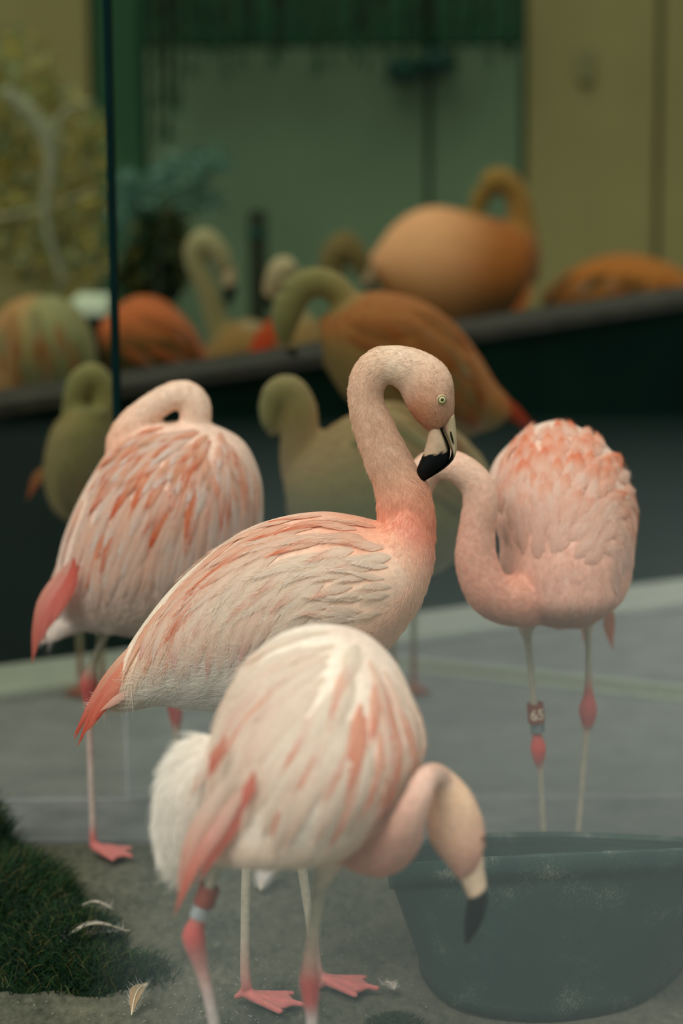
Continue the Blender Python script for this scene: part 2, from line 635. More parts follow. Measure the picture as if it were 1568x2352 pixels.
def strands(name, pts, col, radius, mat, parent=None):
    cnt, k = pts.shape[:2]
    hc = bpy.data.hair_curves.new(name)
    hc.add_curves([k] * cnt)
    hc.attributes['position'].data.foreach_set('vector', pts.astype(np.float32).ravel())
    ra = hc.attributes.get('radius') or hc.attributes.new('radius', 'FLOAT', 'POINT')
    rr = np.tile(np.linspace(1.0, 0.25, k), cnt) * radius
    ra.data.foreach_set('value', rr.astype(np.float32))
    ca = hc.attributes.new('Col', 'FLOAT_COLOR', 'CURVE')
    c4 = np.ones((cnt, 4), dtype=np.float32); c4[:, :3] = col
    ca.data.foreach_set('color', c4.ravel())
    hc.materials.append(mat)
    o = link(bpy.data.objects.new(name, hc), parent)
    o['kind'] = 'stuff'
    return o

def field(ctrl):
    """interpolated heading (picture right / picture down) from control points"""
    A = np.array(ctrl, dtype=float)
    def f(px, py):
        w = 1 / ((A[:, 0] - px) ** 2 + (A[:, 1] - py) ** 2 + 400) ** 1.5
        d = (A[:, 2:4] * w[:, None]).sum(0)
        d /= np.linalg.norm(d) + 1e-9
        return RIGHT * d[0] - UP * d[1]
    return f

def inside(poly, x, y):
    c = False
    j = len(poly) - 1
    for i in range(len(poly)):
        xi, yi = poly[i]
        xj, yj = poly[j]
        if (yi > y) != (yj > y) and x < (xj - xi) * (y - yi) / (yj - yi) + xi:
            c = not c
        j = i
    return c

def pdist(poly, x, y):
    b = 1e9
    for (x0, y0), (x1, y1) in zip(poly[:-1], poly[1:]):
        dx, dy = x1 - x0, y1 - y0
        t = max(0, min(1, ((x - x0) * dx + (y - y0) * dy) / (dx * dx + dy * dy + 1e-9)))
        b = min(b, math.hypot(x - x0 - t * dx, y - y0 - t * dy))
    return b

def seeds(poly, sx, sy, jitter=0.35, seed=3):
    r = random.Random(seed)
    xs, ys = [p[0] for p in poly], [p[1] for p in poly]
    out, row, y = [], 0, min(ys)
    while y <= max(ys):
        x = min(xs) + (sx / 2 if row % 2 else 0)
        while x <= max(xs):
            a, b = x + r.uniform(-jitter, jitter) * sx, y + r.uniform(-jitter, jitter) * sy
            if inside(poly, a, b):
                out.append((a, b))
            x += sx
        y += sy
        row += 1
    return out

# plumage colours
CREAM, WHITE = lin(246, 222, 198), lin(244, 234, 220)
PEACH, SALMON = lin(240, 196, 168), lin(236, 160, 132)
ORANGE, CORAL = lin(232, 112, 66), lin(224, 104, 86)
PINK, GREYPINK = lin(238, 186, 174), lin(226, 204, 192)
LEG, KNEE, FOOT = lin(184, 176, 154), lin(198, 94, 88), lin(196, 112, 106)
BLACK, HORN = lin(4, 9, 10), lin(206, 176, 146)
#@@STRUCTURE
# ------------------------------------------------------------------ ground, glass, walls
def soil_mat():
    m, n, out = new_mat('damp_sandy_soil')
    b = principled(n, 0.9, 0.15)
    n.links.new(b.outputs[0], out.inputs[0])
    tc = n.nodes.new('ShaderNodeTexCoord')
    t1 = noise(n, 5, 6, tc.outputs['Object'], 0.6)
    mp = n.nodes.new('ShaderNodeMapping'); mp.inputs['Scale'].default_value = (1.0, 0.45, 1.0)
    n.links.new(tc.outputs['Object'], mp.inputs[0])
    t2 = noise(n, 70, 6, mp.outputs[0], 0.7)
    mx = n.nodes.new('ShaderNodeMath'); mx.operation = 'MULTIPLY_ADD'
    mx.inputs[1].default_value = 0.55
    n.links.new(t2.outputs[0], mx.inputs[0])
    k = n.nodes.new('ShaderNodeMath'); k.operation = 'MULTIPLY'; k.inputs[1].default_value = 0.5
    n.links.new(t1.outputs[0], k.inputs[0])
    n.links.new(k.outputs[0], mx.inputs[2])
    r = n.nodes.new('ShaderNodeValToRGB')
    r.color_ramp.elements[0].position = 0.38
    r.color_ramp.elements[0].color = (*lin(52, 57, 46), 1)
    r.color_ramp.elements[1].position = 0.68
    r.color_ramp.elements[1].color = (*lin(112, 110, 94), 1)
    n.links.new(mx.outputs[0], r.inputs[0])
    n.links.new(r.outputs[0], b.inputs['Base Color'])
    bp = n.nodes.new('ShaderNodeBump'); bp.inputs['Strength'].default_value = 0.7; bp.inputs['Distance'].default_value = 0.012
    n.links.new(mx.outputs[0], bp.inputs['Height'])
    n.links.new(bp.outputs[0], b.inputs['Normal'])
    return m

M_SOIL = soil_mat()
M_CONC = simple_mat('pale_concrete', lin(168, 162, 182), lin(188, 182, 200), 9, 0.85, 0.2, 0.25)
M_KERB = simple_mat('kerb_concrete', lin(226, 222, 236), lin(240, 236, 246), 14, 0.8, 0.2, 0.2)
M_POOLWALL = simple_mat('dark_pool_wall', lin(6, 30, 28), lin(14, 40, 36), 3, 0.8, 0.08, 0.2)
M_LEDGE = simple_mat('grey_ledge', lin(62, 58, 58), lin(76, 70, 70), 12, 0.7, 0.2, 0.2)
M_GREEN = simple_mat('green_cladding', lin(94, 114, 90), lin(104, 124, 98), 1.5, 0.6, 0.3, 0.0)
M_OLIVE = simple_mat('olive_cladding', lin(134, 124, 82), lin(142, 132, 88), 1.5, 0.6, 0.3, 0.0)
M_GREEN2 = simple_mat('dark_green_cladding', lin(34, 74, 50), lin(42, 82, 56), 1.5, 0.6)
M_SEAM = simple_mat('seam_backing', lin(50, 70, 60), lin(60, 80, 68), 5, 0.7)  # backing wall colour that shows in the gaps between panels

YG_ = 5.075
# front soil floor, a gently uneven sheet
nx, ny = 90, 70
gv, gf = [], []
for j in range(ny):
    for i in range(nx):
        x, y = -6 + 12 * i / (nx - 1), -6 + 10.85 * j / (ny - 1)
        gv.append((x, y, -0.006 + 0.004 * math.sin(x * 7 + 1.3 * math.sin(y * 5)) * math.sin(y * 9)))
for j in range(ny - 1):
    for i in range(nx - 1):
        a = j * nx + i
        gf.append((a, a + 1, a + nx + 1, a + nx))
tag(mesh_obj('floor', gv, gf, M_SOIL), 'grey brown sandy ground strewn with small down feathers', kind='structure')
M_APRON = simple_mat('darkened_concrete', lin(96, 100, 98), lin(118, 120, 118), 9, 0.85, 0.2, 0.25)  # concrete darkened to match the paving dimmed by the tinted glass
tag(prism('trim_7', [(-7, 4.80), (7, 4.80), (7, YG_), (-7, YG_)], -0.08, 0.0, M_APRON), 'grey concrete apron in front of the glass, darkened to match the paving dimmed behind it', kind='structure')
tag(prism('trim_1', [(-7, YG_), (7, YG_), (7, 14), (-7, 14)], -0.08, 0.0, M_CONC), 'smooth grey concrete paving behind the flamingos', kind='structure')

# low dark pool wall with a grey ledge, running away to the right
WL, WR = G(0, 1555), G(1568, 1352)
wd_ = (WR - WL).normalized(); wn = Vector((-wd_.y, wd_.x, 0))
A, B = WL - wd_ * 2.5, WR + wd_ * 3.0
zL, zR = 0.72, 0.885
def zat(p):
    t = (p - WL).dot(wd_) / (WR - WL).length
    return zL + (zR - zL) * t
def wpoly(p, q, d0, d1):
    return [tuple((p + wn * d0)[:2]), tuple((q + wn * d0)[:2]), tuple((q + wn * d1)[:2]), tuple((p + wn * d1)[:2])]
zz = [zat(A), zat(B), zat(B), zat(A)]
wall = tag(prism('wall_back', wpoly(A, B, 0.0, 0.18), 0.0, 0.7, M_POOLWALL, zs=[z - 0.035 for z in zz]), 'low dark green wall behind the glass', kind='structure')
led = prism('trim_2', wpoly(A, B, -0.02, 0.2), 0.0, 0.7, M_LEDGE, zs=zz)
for v in led.data.vertices[:4]:
    v.co.z = zz[v.index] - 0.035
tag(bevel(led, 0.006), 'grey ledge capping the low dark wall', kind='structure')
tag(bevel(prism('trim_3', wpoly(A, B, -0.24, -0.002), 0.0, 0.035, M_KERB), 0.01), 'pale concrete kerb along the foot of the low wall', kind='structure')
# drain channel: two pale rails with a darker slot between
P0, P1 = G(300, 1478), G(1750, 1634)
dd = (P1 - P0).normalized(); dn = Vector((-dd.y, dd.x, 0))
def strip(name, d0, d1, z, mat, label):
    p = [P0 + dn * d0, P1 + dn * d0, P1 + dn * d1, P0 + dn * d1]
    return tag(bevel(prism(name, [tuple(q[:2]) for q in p], 0.0, z, mat), 0.003), label, kind='structure')
strip('trim_4', 0.0, 0.018, 0.012, M_KERB, 'near pale rail of the floor drain')
strip('trim_5', 0.019, 0.10, 0.004, simple_mat('drain_slot', lin(150, 148, 146), lin(176, 172, 168), 30, 0.8), 'grey grating of the floor drain')
strip('trim_6', 0.101, 0.122, 0.012, M_KERB, 'far pale rail of the floor drain')

# green and olive clad building far behind, each board a part
YB = 10.6
bw = tag(mesh_obj('wall_far', *box_data(-9, 9, YB + 0.06, YB + 0.25, 0, 5), M_SEAM, smooth=False), 'far clad wall of green and olive panels', kind='structure')
def panel(x0, x1, mat, z0=0.03, z1=4.9):
    if mat is M_GREEN:
        zs_ = W(700, 105, YB).z
        panel(x0, x1, M_GREEN2, zs_, z1)
        z1 = zs_ - .01
    a, b = W(x0, 300, YB).x, W(x1, 300, YB).x
    v, f = box_data(a + 0.012, b - 0.012, YB, YB + 0.06, z0, z1)
    bevel(mesh_obj('panel', v, f, mat, bw, smooth=False), 0.01)
for x0, x1, mt in ((-2100, -1400, M_OLIVE), (-1400, -700, M_OLIVE), (-700, -120, M_OLIVE), (-120, 215, M_OLIVE), (215, 335, M_GREEN2), (335, 985, M_GREEN), (985, 1203, M_GREEN),
                   (1203, 1513, M_OLIVE), (1513, 1830, M_OLIVE), (1830, 2400, M_OLIVE), (2400, 3200, M_OLIVE)):
    panel(x0, x1, mt)

# tinted glass sheets
def glass_mat(name, T, thick):
    m, n, out = new_mat(name)
    va = n.nodes.new('ShaderNodeVolumeAbsorption')
    k = [-math.log(t) / thick for t in T]
    mxk = max(k)
    va.inputs['Density'].default_value = mxk * 1.0
    va.inputs['Color'].default_value = (*[1 - q / mxk for q in k], 1)
    n.links.new(va.outputs[0], out.inputs['Volume'])
    return m
M_GLASS = glass_mat('green_tinted_glass', (0.56, 0.61, 0.50), 0.02)
M_GLASS_L = glass_mat('pale_tinted_glass', (0.58, 0.62, 0.50), 0.02)
M_EDGE = simple_mat('polished_glass_edge', lin(2, 26, 26), lin(3, 32, 32), 8, 0.6, 0.06)
YG = 5.06
xe = W(276, 1100, YG).x
def pane(name, x0, y0, x1, y1, mat, label):
    d = Vector((x1 - x0, y1 - y0, 0)).normalized(); nn = Vector((-d.y, d.x, 0)) * 0.02
    p = [(x0, y0), (x1, y1), (x1 + nn.x, y1 + nn.y), (x0 + nn.x, y0 + nn.y)]
    return tag(prism(name, p, 0.002, 3.2, mat), label, kind='structure')
w1 = pane('window_1', xe, YG, 3.5, YG + .04, M_GLASS, 'dark green tinted glass sheet behind the sharp flamingos')
w2 = pane('window_2', -4.0, YG + 0.012, xe - 0.004, YG + 0.012, M_GLASS_L, 'paler tinted glass sheet beyond the dark glass edge')
v, f = box_data(xe - 0.0125, xe + 0.0035, YG - 0.008, YG + 0.03, 0.45, 3.2)
eo = bevel(mesh_obj('glass_edge', v, f, M_EDGE, w1, smooth=False), 0.002)

# haze volume added in place of the reflection veil of unbuilt front glass
m, n, out = new_mat('veil_haze')
vsn = n.nodes.new('ShaderNodeVolumeScatter')
vsn.inputs['Color'].default_value = (0.80, 0.97, 0.96, 1)
vsn.inputs['Density'].default_value = 0.14
vsn.inputs['Anisotropy'].default_value = 0.2
n.links.new(vsn.outputs[0], out.inputs['Volume'])
hz = prism('haze', [(-.26, 2.3), (2.2, 2.3), (2.2, 5.02), (-2.2, 5.02), (-2.2, 4.72), (-.26, 4.72)], 0.014, 0.86, m)
tag(hz, 'pale haze volume standing in for a glass reflection over the ground and the legs', 'haze', kind='stuff')
#@@BIRDS
# ------------------------------------------------------------------ main flamingo
def neck_col(u, v):
    return lerp(lin(234, 156, 124), lin(226, 186, 158), sm(0.05, 0.45, u)) if u < 0.75 else lerp(lin(226, 186, 158), lin(228, 200, 172), sm(0.75, 1, u))

b = Bird('sharply focused flamingo standing in profile, black bill tip resting against its chest', 3.95, 640, voxel=0.0042)
Y = b.Y
def tcol(u, v):
    c = lerp(CREAM, PEACH, sm(0.3, 0.8, u) * (1 - v * 0.4))
    c = lerp(c, lin(240, 170, 138), sm(0.35, 0.75, u) * (1 - sm(0.0, 0.4, v)))
    c = lerp(c, lin(236, 158, 132), sm(0.82, 0.97, u))
    if u < 0.55:
        c = lerp(c, lin(248, 238, 226), sm(0.4, 0.65, v))
    return c
def tfuzz(u, v):
    if u > 0.82: return 0.010 + 0.006 * v
    if u < 0.42 and v > 0.5: return 0.036
    if v > 0.62: return 0.020 if u > 0.5 else 0.032
    if u < 0.12 and v > 0.3: return 0.036
    return 0.0
b.add(slab([(262, 1550, 240, 1618, .03), (300, 1475, 300, 1622, .06), (380, 1367, 380, 1611, .10), (470, 1283, 490, 1620, .135),
            (560, 1221, 610, 1622, .155), (650, 1190, 720, 1595, .165), (740, 1179, 820, 1540, .16), (812, 1188, 900, 1470, .145),
            (868, 1200, 966, 1375, .115), (880, 1180, 996, 1275, .07), (890, 1150, 985, 1180, .045)], Y, 44, 36), tcol, tfuzz)
b.add(tube([(945, 1250, 56), (934, 1198, 65), (925, 1138, 62), (905, 1090, 53.5), (882, 1041, 50.5), (860, 988, 46), (840, 922, 41), (846, 872, 43), (872, 842, 44), (909, 838, 45)], Y, 54, 22, 0.95),
      neck_col, lambda u, v: 0.013 if u < 0.65 else 0.007)
def hcol(u, v):
    c = lerp(lin(230, 200, 174), lin(190, 116, 74), sm(0.15, 0.55, u) * (0.2 + 0.8 * v))
    return lerp(c, lin(176, 124, 92), sm(0.5, 0.95, u))
b.add(slab([(890, 795, 885, 882, .032), (917, 794, 899, 884, .034), (965, 804, 918, 899, .038), (1010, 828, 934, 934, .042, -.004), (1036, 862, 950, 958, .042, -.006),
            (1043, 905, 966, 975, .036, -.008), (1043, 950, 986, 993, .024, -.01), (1040, 962, 992, 990, .019, -.01)], Y, 30, 24), hcol, lambda u, v: 0.0045 if u < 0.8 else 0.0022)
# legs and feet (seen below the foreground bird)
b.leg([(566, 2268, 13, -.02), (563, 2230, 12.5, -.02), (563, 2140, 11.5, -.02), (566, 2000, 12, -.02), (572, 1880, 13, -.02), (580, 1820, 24, -.02), (600, 1750, 15, -.02), (660, 1600, 30, -.02), (690, 1500, 60, -.02)],
      [FOOT, lerp(FOOT, LEG, .5), LEG, LEG, LEG, KNEE, LEG, CREAM, CREAM])
b.leg([(738, 2268, 13, .05), (730, 2230, 12.5, .05), (716, 2140, 11.5, .05), (693, 1990, 12, .05), (680, 1890, 13, .05), (676, 1830, 24, .05), (690, 1750, 15, .05), (730, 1600, 30, .05), (740, 1500, 60, .05)],
      [FOOT, lerp(FOOT, LEG, .5), LEG, LEG, LEG, KNEE, LEG, CREAM, CREAM])
for px, dy in ((566, -.02), (738, .05)):
    p = W(px, 2275, Y + dy); p.z = 0
    b.foot(p, [(-0.75, .085), (-0.25, .105), (0.3, .085)], FOOT)
    b.add(tube3([p + Vector((0, 0, .03)), p + Vector((-0.012, 0.004, .012)), p + Vector((-0.022, 0.008, .006))], [.008, .007, .004], 8), FOOT, 0, True)
b.build_body(8)
b.down(52000, lift=0.34, radius=0.00022, lenmul=1.0, seed=11)
def lower_col(u, v):
    if v > 0.86 and u < 0.75: return BLACK
    edge = 0.475 + 0.02 * math.sin(v * 17)
    return lerp(HORN * 0.95, BLACK, sm(edge - 0.012, edge + 0.012, u))
def upper_col(u, v):
    edge = 0.42 + 0.22 * v
    if u < 0.2 and v < 0.5: return lerp(lin(205, 160, 138), HORN, u / 0.2)
    return lerp(lin(196, 176, 140), BLACK, sm(edge - 0.015, edge + 0.015, u))
b.horn('lower_bill', [(985, 984, 1009, 967, .018), (981, 1006, 1019, 993, .0205), (976, 1027, 1028, 1013, .0215), (970, 1046, 1034, 1034, .0205), (961, 1067, 1030, 1057, .0185), (956, 1083, 1006, 1079, .0145), (961, 1103, 969, 1105, .005)],
       lower_col, -.012, label='pale lower bill with black end')
b.horn('upper_bill', [(1006, 966, 1043, 950, .018), (1020, 992, 1047, 985, .016), (1030, 1012, 1049, 1018, .014), (1036, 1033, 1047, 1041, .0125), (1031, 1056, 1036, 1061, .010), (1006, 1079, 1010, 1083, .008), (966, 1106, 964, 1111, .004)],
       upper_col, -.012, label='thin pale upper bill with black tip')
b.eye(1014, 918, 12.5)
# nostril slit
nv, nf = tube([(1033, 986, 1), (1036, 1000, 2.6), (1039, 1012, 2.2), (1041, 1020, 1)], Y - .0275, 12, 8, .5).data()
mesh_obj('nostril', nv, nf, M_BILL, b.root, cols=[lin(30, 30, 22)] * len(nv), origin=b.org)
# tail: long coral primaries
for i, (pts, w, c0, c1, dy) in enumerate([
    ([(345, 1440, .03), (268, 1530), (205, 1630), (168, 1692)], 17, PEACH, CORAL, -.03),
    ([(350, 1455, .03), (275, 1545), (212, 1640), (177, 1716)], 17, SALMON, CORAL, -.04),
    ([(335, 1470, .02), (272, 1560), (222, 1640), (190, 1690)], 16, SALMON, lin(226, 116, 94), -.045),
    ([(325, 1490, .01), (268, 1575), (226, 1640), (204, 1678)], 16, SALMON, lin(226, 120, 98), -.05),
    ([(315, 1510, .0), (270, 1580), (235, 1630), (216, 1655)], 15, SALMON, CORAL, -.055),
    ([(345, 1440, .03), (262, 1535), (200, 1635), (171, 1700)], 15, SALMON, CORAL, .03),
    ([(350, 1450, .03), (270, 1545), (208, 1645), (185, 1705)], 15, SALMON, CORAL, .045),
    ([(312, 1570, 0), (280, 1598), (252, 1618), (229, 1634)], 13, lin(244, 200, 180), lin(244, 188, 166), -.06),
    ([(390, 1470, .02), (385, 1530), (380, 1570)], 22, lin(232, 140, 130), lin(226, 120, 116), -.085)]):
    b.quill(pts, w, c0, c1, dy=dy)
fld = field([(850, 1215, -.95, .15), (730, 1190, -.97, .16), (600, 1222, -.9, .42), (480, 1300, -.75, .66), (380, 1390, -.68, .73), (330, 1460, -.62, .78),
             (650, 1300, -.75, .65), (560, 1340, -.62, .78), (480, 1400, -.55, .83), (420, 1480, -.42, .9), (560, 1450, -.36, .93), (500, 1520, -.24, .97), (620, 1420, -.4, .9),
             (700, 1390, -.6, .8), (760, 1340, -.8, .55), (850, 1330, -.98, .0), (800, 1400, -.97, -.2), (880, 1400, -.98, -.1), (900, 1280, -.95, .2), (820, 1270, -.9, .35)])
wing = [(860, 1205), (740, 1182), (640, 1196), (550, 1228), (470, 1292), (390, 1372), (345, 1425), (350, 1440), (400, 1425), (450, 1405), (540, 1380), (640, 1365), (720, 1380), (800, 1425), (880, 1430), (900, 1380), (900, 1290), (885, 1225)]
streak = [(770, 1192), (640, 1235), (560, 1268), (500, 1320)]
r = random.Random(5)
for a, c in seeds(wing, 30, 31, 0.45, 4):
    hit = b.hit(a, c)
    if hit[0] is None: continue
    t = sm(900, 420, a) if False else 1 - sm(420, 880, a)
    L = 0.062 + 0.085 * t
    wd2 = 0.0120 + 0.003 * t + 0.003 * r.random()
    dt = pdist([(860, 1205), (740, 1182), (640, 1196), (550, 1228), (470, 1292), (390, 1372)], a, c)
    base = lerp(lin(242, 186, 156), CREAM, sm(10, 95, dt))
    base = lerp(base, lin(248, 226, 204), r.random() * 0.5)
    tip = lerp(base, WHITE, 0.35)
    p_o = math.exp(-(pdist(streak, a, c) / 26) ** 2)
    if r.random() < p_o * 0.6:
        tip = lerp(lin(236, 140, 100), ORANGE, r.random()); base = lerp(base, lin(240, 160, 124), .7 * r.random()); wd2 *= 0.66; L *= 1.1
    elif r.random() < 0.18:
        tip = lerp(base, SALMON, 0.5)
    D = fld(a, c)
    D = (D + RIGHT * r.uniform(-.08, .08) + UP * r.uniform(-.08, .08)).normalized()
    front = a > 740 and c > 1300
    b.feather(hit[0], hit[1], D, L * r.uniform(.9, 1.12) * (0.85 if front else 1), wd2 * (0.55 if front else 1), base, tip, bend=r.uniform(-.25, .3), lift=0.007 + 0.003 * r.random(), rows=9,
              shape=(2.0, .95), camber=0.2, curl=0.004 if front else 0.0, fringe=9)
for a, c in seeds(wing, 62, 58, 0.3, 9):
    hit = b.hit_back(a, c)
    if hit[0] is None: continue
    b.feather(hit[0], hit[1], fld(a, c), 0.11, 0.018, lin(242, 196, 168), CREAM, lift=0.007, rows=7)
# long drooping secondaries along the lower wing edge
for i, (x0, y0, x1, y1, x2, y2) in enumerate([(430, 1420, 402, 1490, 385, 1535), (455, 1415, 425, 1500, 408, 1560), (485, 1405, 450, 1490, 432, 1540), (515, 1400, 478, 1490, 458, 1548), (545, 1400, 508, 1480, 486, 1538),
                                              (575, 1395, 540, 1470, 515, 1525), (605, 1392, 570, 1460, 540, 1510), (640, 1390, 600, 1440, 570, 1490), (400, 1400, 372, 1470, 352, 1515), (372, 1410, 345, 1470, 325, 1515)]):
    hit = b.hit(x0, y0)
    if hit[0] is None: continue
    D = (RIGHT * (x2 - x0) - UP * (y2 - y0)).normalized()
    b.feather(hit[0], hit[1], D, math.hypot(x2 - x0, y2 - y0) * 0.00073, 0.0135, lin(246, 214, 190), lin(244, 216, 198) if i % 3 else lin(240, 186, 172), bend=0.15, lift=0.012, rows=10, shape=(2.0, .8), camber=.35)
b.finish(.00018)
b1 = b

# ------------------------------------------------------------------ foreground flamingo bending into the tub
b = Bird('large blurred flamingo nearest the camera, bent down with its bill before the dark tub', 3.24, 640, voxel=0.0045)
Y = b.Y
def t2(u, v):
    c = lerp(lin(236, 214, 196), lin(250, 232, 212), sm(0.0, 0.4, u))
    return lerp(c, lin(240, 204, 184), sm(.6, 1.0, v) * .5)
b.add(slab([(520, 1958, 700, 1955, .05, .0), (445, 1928, 812, 1925, .12), (452, 1895, 858, 1893, .165), (470, 1830, 910, 1830, .185), (478, 1760, 953, 1760, .19), (490, 1680, 972, 1680, .185, .01),
            (520, 1600, 948, 1600, .17, .03), (560, 1530, 912, 1530, .145, .05), (630, 1472, 856, 1474, .095, .07), (700, 1448, 790, 1448, .04, .08)], Y, 40, 32), t2,
      lambda u, v: 0.02 if u < 0.3 else 0.0)
b.add(slab([(385, 1985, 425, 2005, .02), (366, 1930, 450, 1985, .045), (363, 1850, 480, 1930, .06), (385, 1768, 500, 1850, .065), (425, 1716, 505, 1760, .05), (470, 1692, 500, 1710, .02)], Y, 24, 20), lin(250, 242, 230), 0.036)
b.add(tube([(740, 1890, 75, .02), (815, 1930, 66, .0), (875, 1953, 60, -.05), (918, 1928, 48, -.10), (936, 1890, 38, -.13), (954, 1844, 31, -.14), (974, 1797, 27, -.13), (990, 1779, 24, -.10), (1012, 1788, 26, -.06)], Y, 44, 20),
      lambda u, v: lerp(lin(238, 178, 158), lin(242, 206, 186), sm(.2, .8, u)), 0.008)
b.add(slab([(990, 1757, 985, 1798, .018, -.05), (1008, 1757, 988, 1815, .022, -.05), (1040, 1777, 983, 1856, .031, -.05), (1082, 1822, 980, 1897, .038, -.05), (1108, 1882, 990, 1938, .04, -.05), (1113, 1932, 1026, 1982, .035, -.05), (1105, 1965, 1050, 2013, .025, -.05), (1106, 1975, 1054, 2018, .019, -.05)], Y, 28, 22),
      lambda u, v: lerp(lin(244, 206, 172), lin(232, 172, 150), sm(.35, .9, u)), 0.004)
gy = 2726
b.leg([(545, gy - 12, 14, -.02), (540, gy - 60, 14, -.02), (512, 2480, 13, -.02), (486, 2320, 14, -.02), (463, 2225, 17, -.02), (445, 2155, 28, -.02), (452, 2120, 20, -.02), (470, 2070, 16, -.02), (497, 1995, 15, -.02), (540, 1930, 40, -.02), (590, 1860, 60, 0)],
      [FOOT, LEG, lin(206, 196, 186), lin(206, 192, 184), lin(200, 150, 140), KNEE, KNEE, LEG, LEG, CREAM, CREAM])
b.leg([(722, gy - 12, 14, .0), (721, gy - 60, 14, .0), (719, 2480, 13, 0), (716, 2345, 14, 0), (713, 2300, 19, 0), (711, 2250, 24, 0), (712, 2210, 18, 0), (722, 2120, 15, 0), (735, 2040, 17, 0), (758, 1975, 34, 0), (770, 1910, 60, 0)],
      [FOOT, LEG, lin(206, 196, 186), lin(208, 196, 190), KNEE, KNEE, lerp(KNEE, LEG, .6), LEG, LEG, CREAM, CREAM])
for px, dy in ((545, -.02), (722, 0)):
    p = W(px, gy - 10, Y + dy); p.z = 0
    b.foot(p, [(0.2, .08), (0.8, .1), (1.4, .08)], FOOT)
b.build_body(8)
b.down(26000, lift=0.4, radius=0.0003, seed=12)
b.horn('bill', [(1110, 1966, 1050, 2010, .020), (1112, 1995, 1062, 2034, .0195), (1117, 2030, 1073, 2063, .0195), (1120, 2075, 1068, 2095, .0175), (1102, 2128, 1065, 2130, .013), (1074, 2168, 1067, 2162, .004)],
       lambda u, v: lerp(lin(236, 206, 176), BLACK, sm(.37, .42, u + .05 * (v - .5))), -.05, label='pale bill with long black tip')
b.eye(1108, 1926, 9, (150, 70, 50), (225, 140, 120))
fld = field([(740, 1470, -.6, .8), (600, 1560, -.55, .83), (520, 1700, -.42, .9), (700, 1700, -.5, .86), (850, 1600, -.4, .92), (930, 1650, -.2, .98), (900, 1800, -.25, .97), (780, 1850, -.15, .98), (640, 1850, -.3, .95), (860, 1500, -.2, .95)])
wing = [(745, 1452), (640, 1475), (565, 1535), (520, 1610), (492, 1700), (500, 1770), (560, 1770), (640, 1760), (740, 1765), (850, 1755), (920, 1730), (962, 1700), (962, 1650), (925, 1560), (880, 1505), (820, 1462)]
cor = [[(700, 1462), (655, 1490)], [(800, 1510), (745, 1600)], [(850, 1500), (815, 1600)], [(870, 1560), (820, 1660)], [(915, 1560), (880, 1680)], [(940, 1640), (900, 1760)], [(830, 1720), (800, 1780)], [(890, 1510), (870, 1540)]]
r = random.Random(8)
for a, c in seeds(wing, 34, 38, 0.45, 6):
    hit = b.hit(a, c)
    if hit[0] is None: continue
    base = lerp(lin(250, 234, 214), lin(248, 216, 194), r.random() * .6)
    tip = lerp(base, lin(246, 206, 186), r.random() * .7)
    wd2, L = 0.0145, 0.12
    if min(pdist(q, a, c) for q in cor) < 17 or r.random() < .03:
        base = lerp(base, lin(246, 170, 138), r.random()); tip, wd2 = lerp(base, lin(236, 122, 88), .35 + .65 * r.random()), 0.010
    b.feather(hit[0], hit[1], fld(a, c), L * r.uniform(.85, 1.2), wd2, base, tip, bend=r.uniform(-.2, .2), lift=.009, rows=9, shape=(2.4, .8), camber=.32)
for a, c in seeds(wing, 80, 75, 0.3, 9):
    hit = b.hit_back(a, c)
    if hit[0] is None: continue
    b.feather(hit[0], hit[1], fld(a, c), 0.12, 0.02, lin(248, 222, 200), CREAM, lift=0.007, rows=7)
for pts, w, c0, c1, dy in [
    ([(575, 1790, .0), (520, 1880), (450, 1990), (398, 2105)], 22, lin(250, 214, 196), lin(232, 120, 98), -.16),
    ([(560, 1800, .0), (500, 1890), (440, 1985), (402, 2095)], 24, lin(250, 210, 190), lin(234, 128, 104), -.15),
    ([(590, 1800, .0), (545, 1880), (500, 1950), (455, 2030)], 22, lin(240, 140, 118), lin(232, 124, 104), -.155),
    ([(570, 1830, .0), (530, 1900), (490, 1960), (460, 2010)], 20, lin(236, 130, 112), lin(230, 118, 100), -.15),
    ([(520, 1780, .0), (475, 1860), (430, 1950), (405, 2050)], 24, lin(250, 222, 204), lin(244, 178, 154), -.14),
    ([(540, 1770, .0), (490, 1850), (450, 1930), (420, 2020)], 24, lin(250, 226, 208), lin(246, 190, 166), -.15),
    ([(520, 1690, .0), (495, 1740), (478, 1790)], 20, lin(242, 160, 134), lin(232, 120, 100), -.13),
    ([(585, 1770, .0), (570, 1820), (552, 1870)], 20, lin(238, 140, 118), lin(232, 120, 104), -.175)]:
    b.quill(pts, w, c0, c1, dy=dy)
def band(bird, p0, p1, r, mat, name='leg_band', label=None, hollow=0.0035):
    """open ring round a leg between two world points"""
    p0, p1 = Vector(p0), Vector(p1)
    t = (p1 - p0).normalized(); u = t.orthogonal().normalized(); w = t.cross(u)
    m = 28
    vs = []
    for rr, p in ((r, p0), (r, p1), (r - hollow, p1), (r - hollow, p0)):
        for j in range(m):
            a = 2 * math.pi * j / m
            vs.append(p + u * (rr * math.cos(a)) + w * (rr * math.sin(a)) - bird.org)
    f = [(k * m + j, k * m + (j + 1) % m, ((k + 1) % 4) * m + (j + 1) % m, ((k + 1) % 4) * m + j) for k in range(4) for j in range(m)]
    o = bevel(mesh_obj(name, vs, f, mat, bird.root, smooth=False), 0.0006)
    if label: o['label'] = label
    return o
M_BANDRED = simple_mat('dark_red_band', lin(132, 62, 48), lin(150, 74, 58), 60, .45)
M_BANDSIL = simple_mat('silver_band', lin(190, 196, 200), lin(210, 214, 216), 60, .3, metal=.6)
M_BANDGREY = simple_mat('grey_band', lin(104, 112, 112), lin(126, 132, 130), 60, .5)
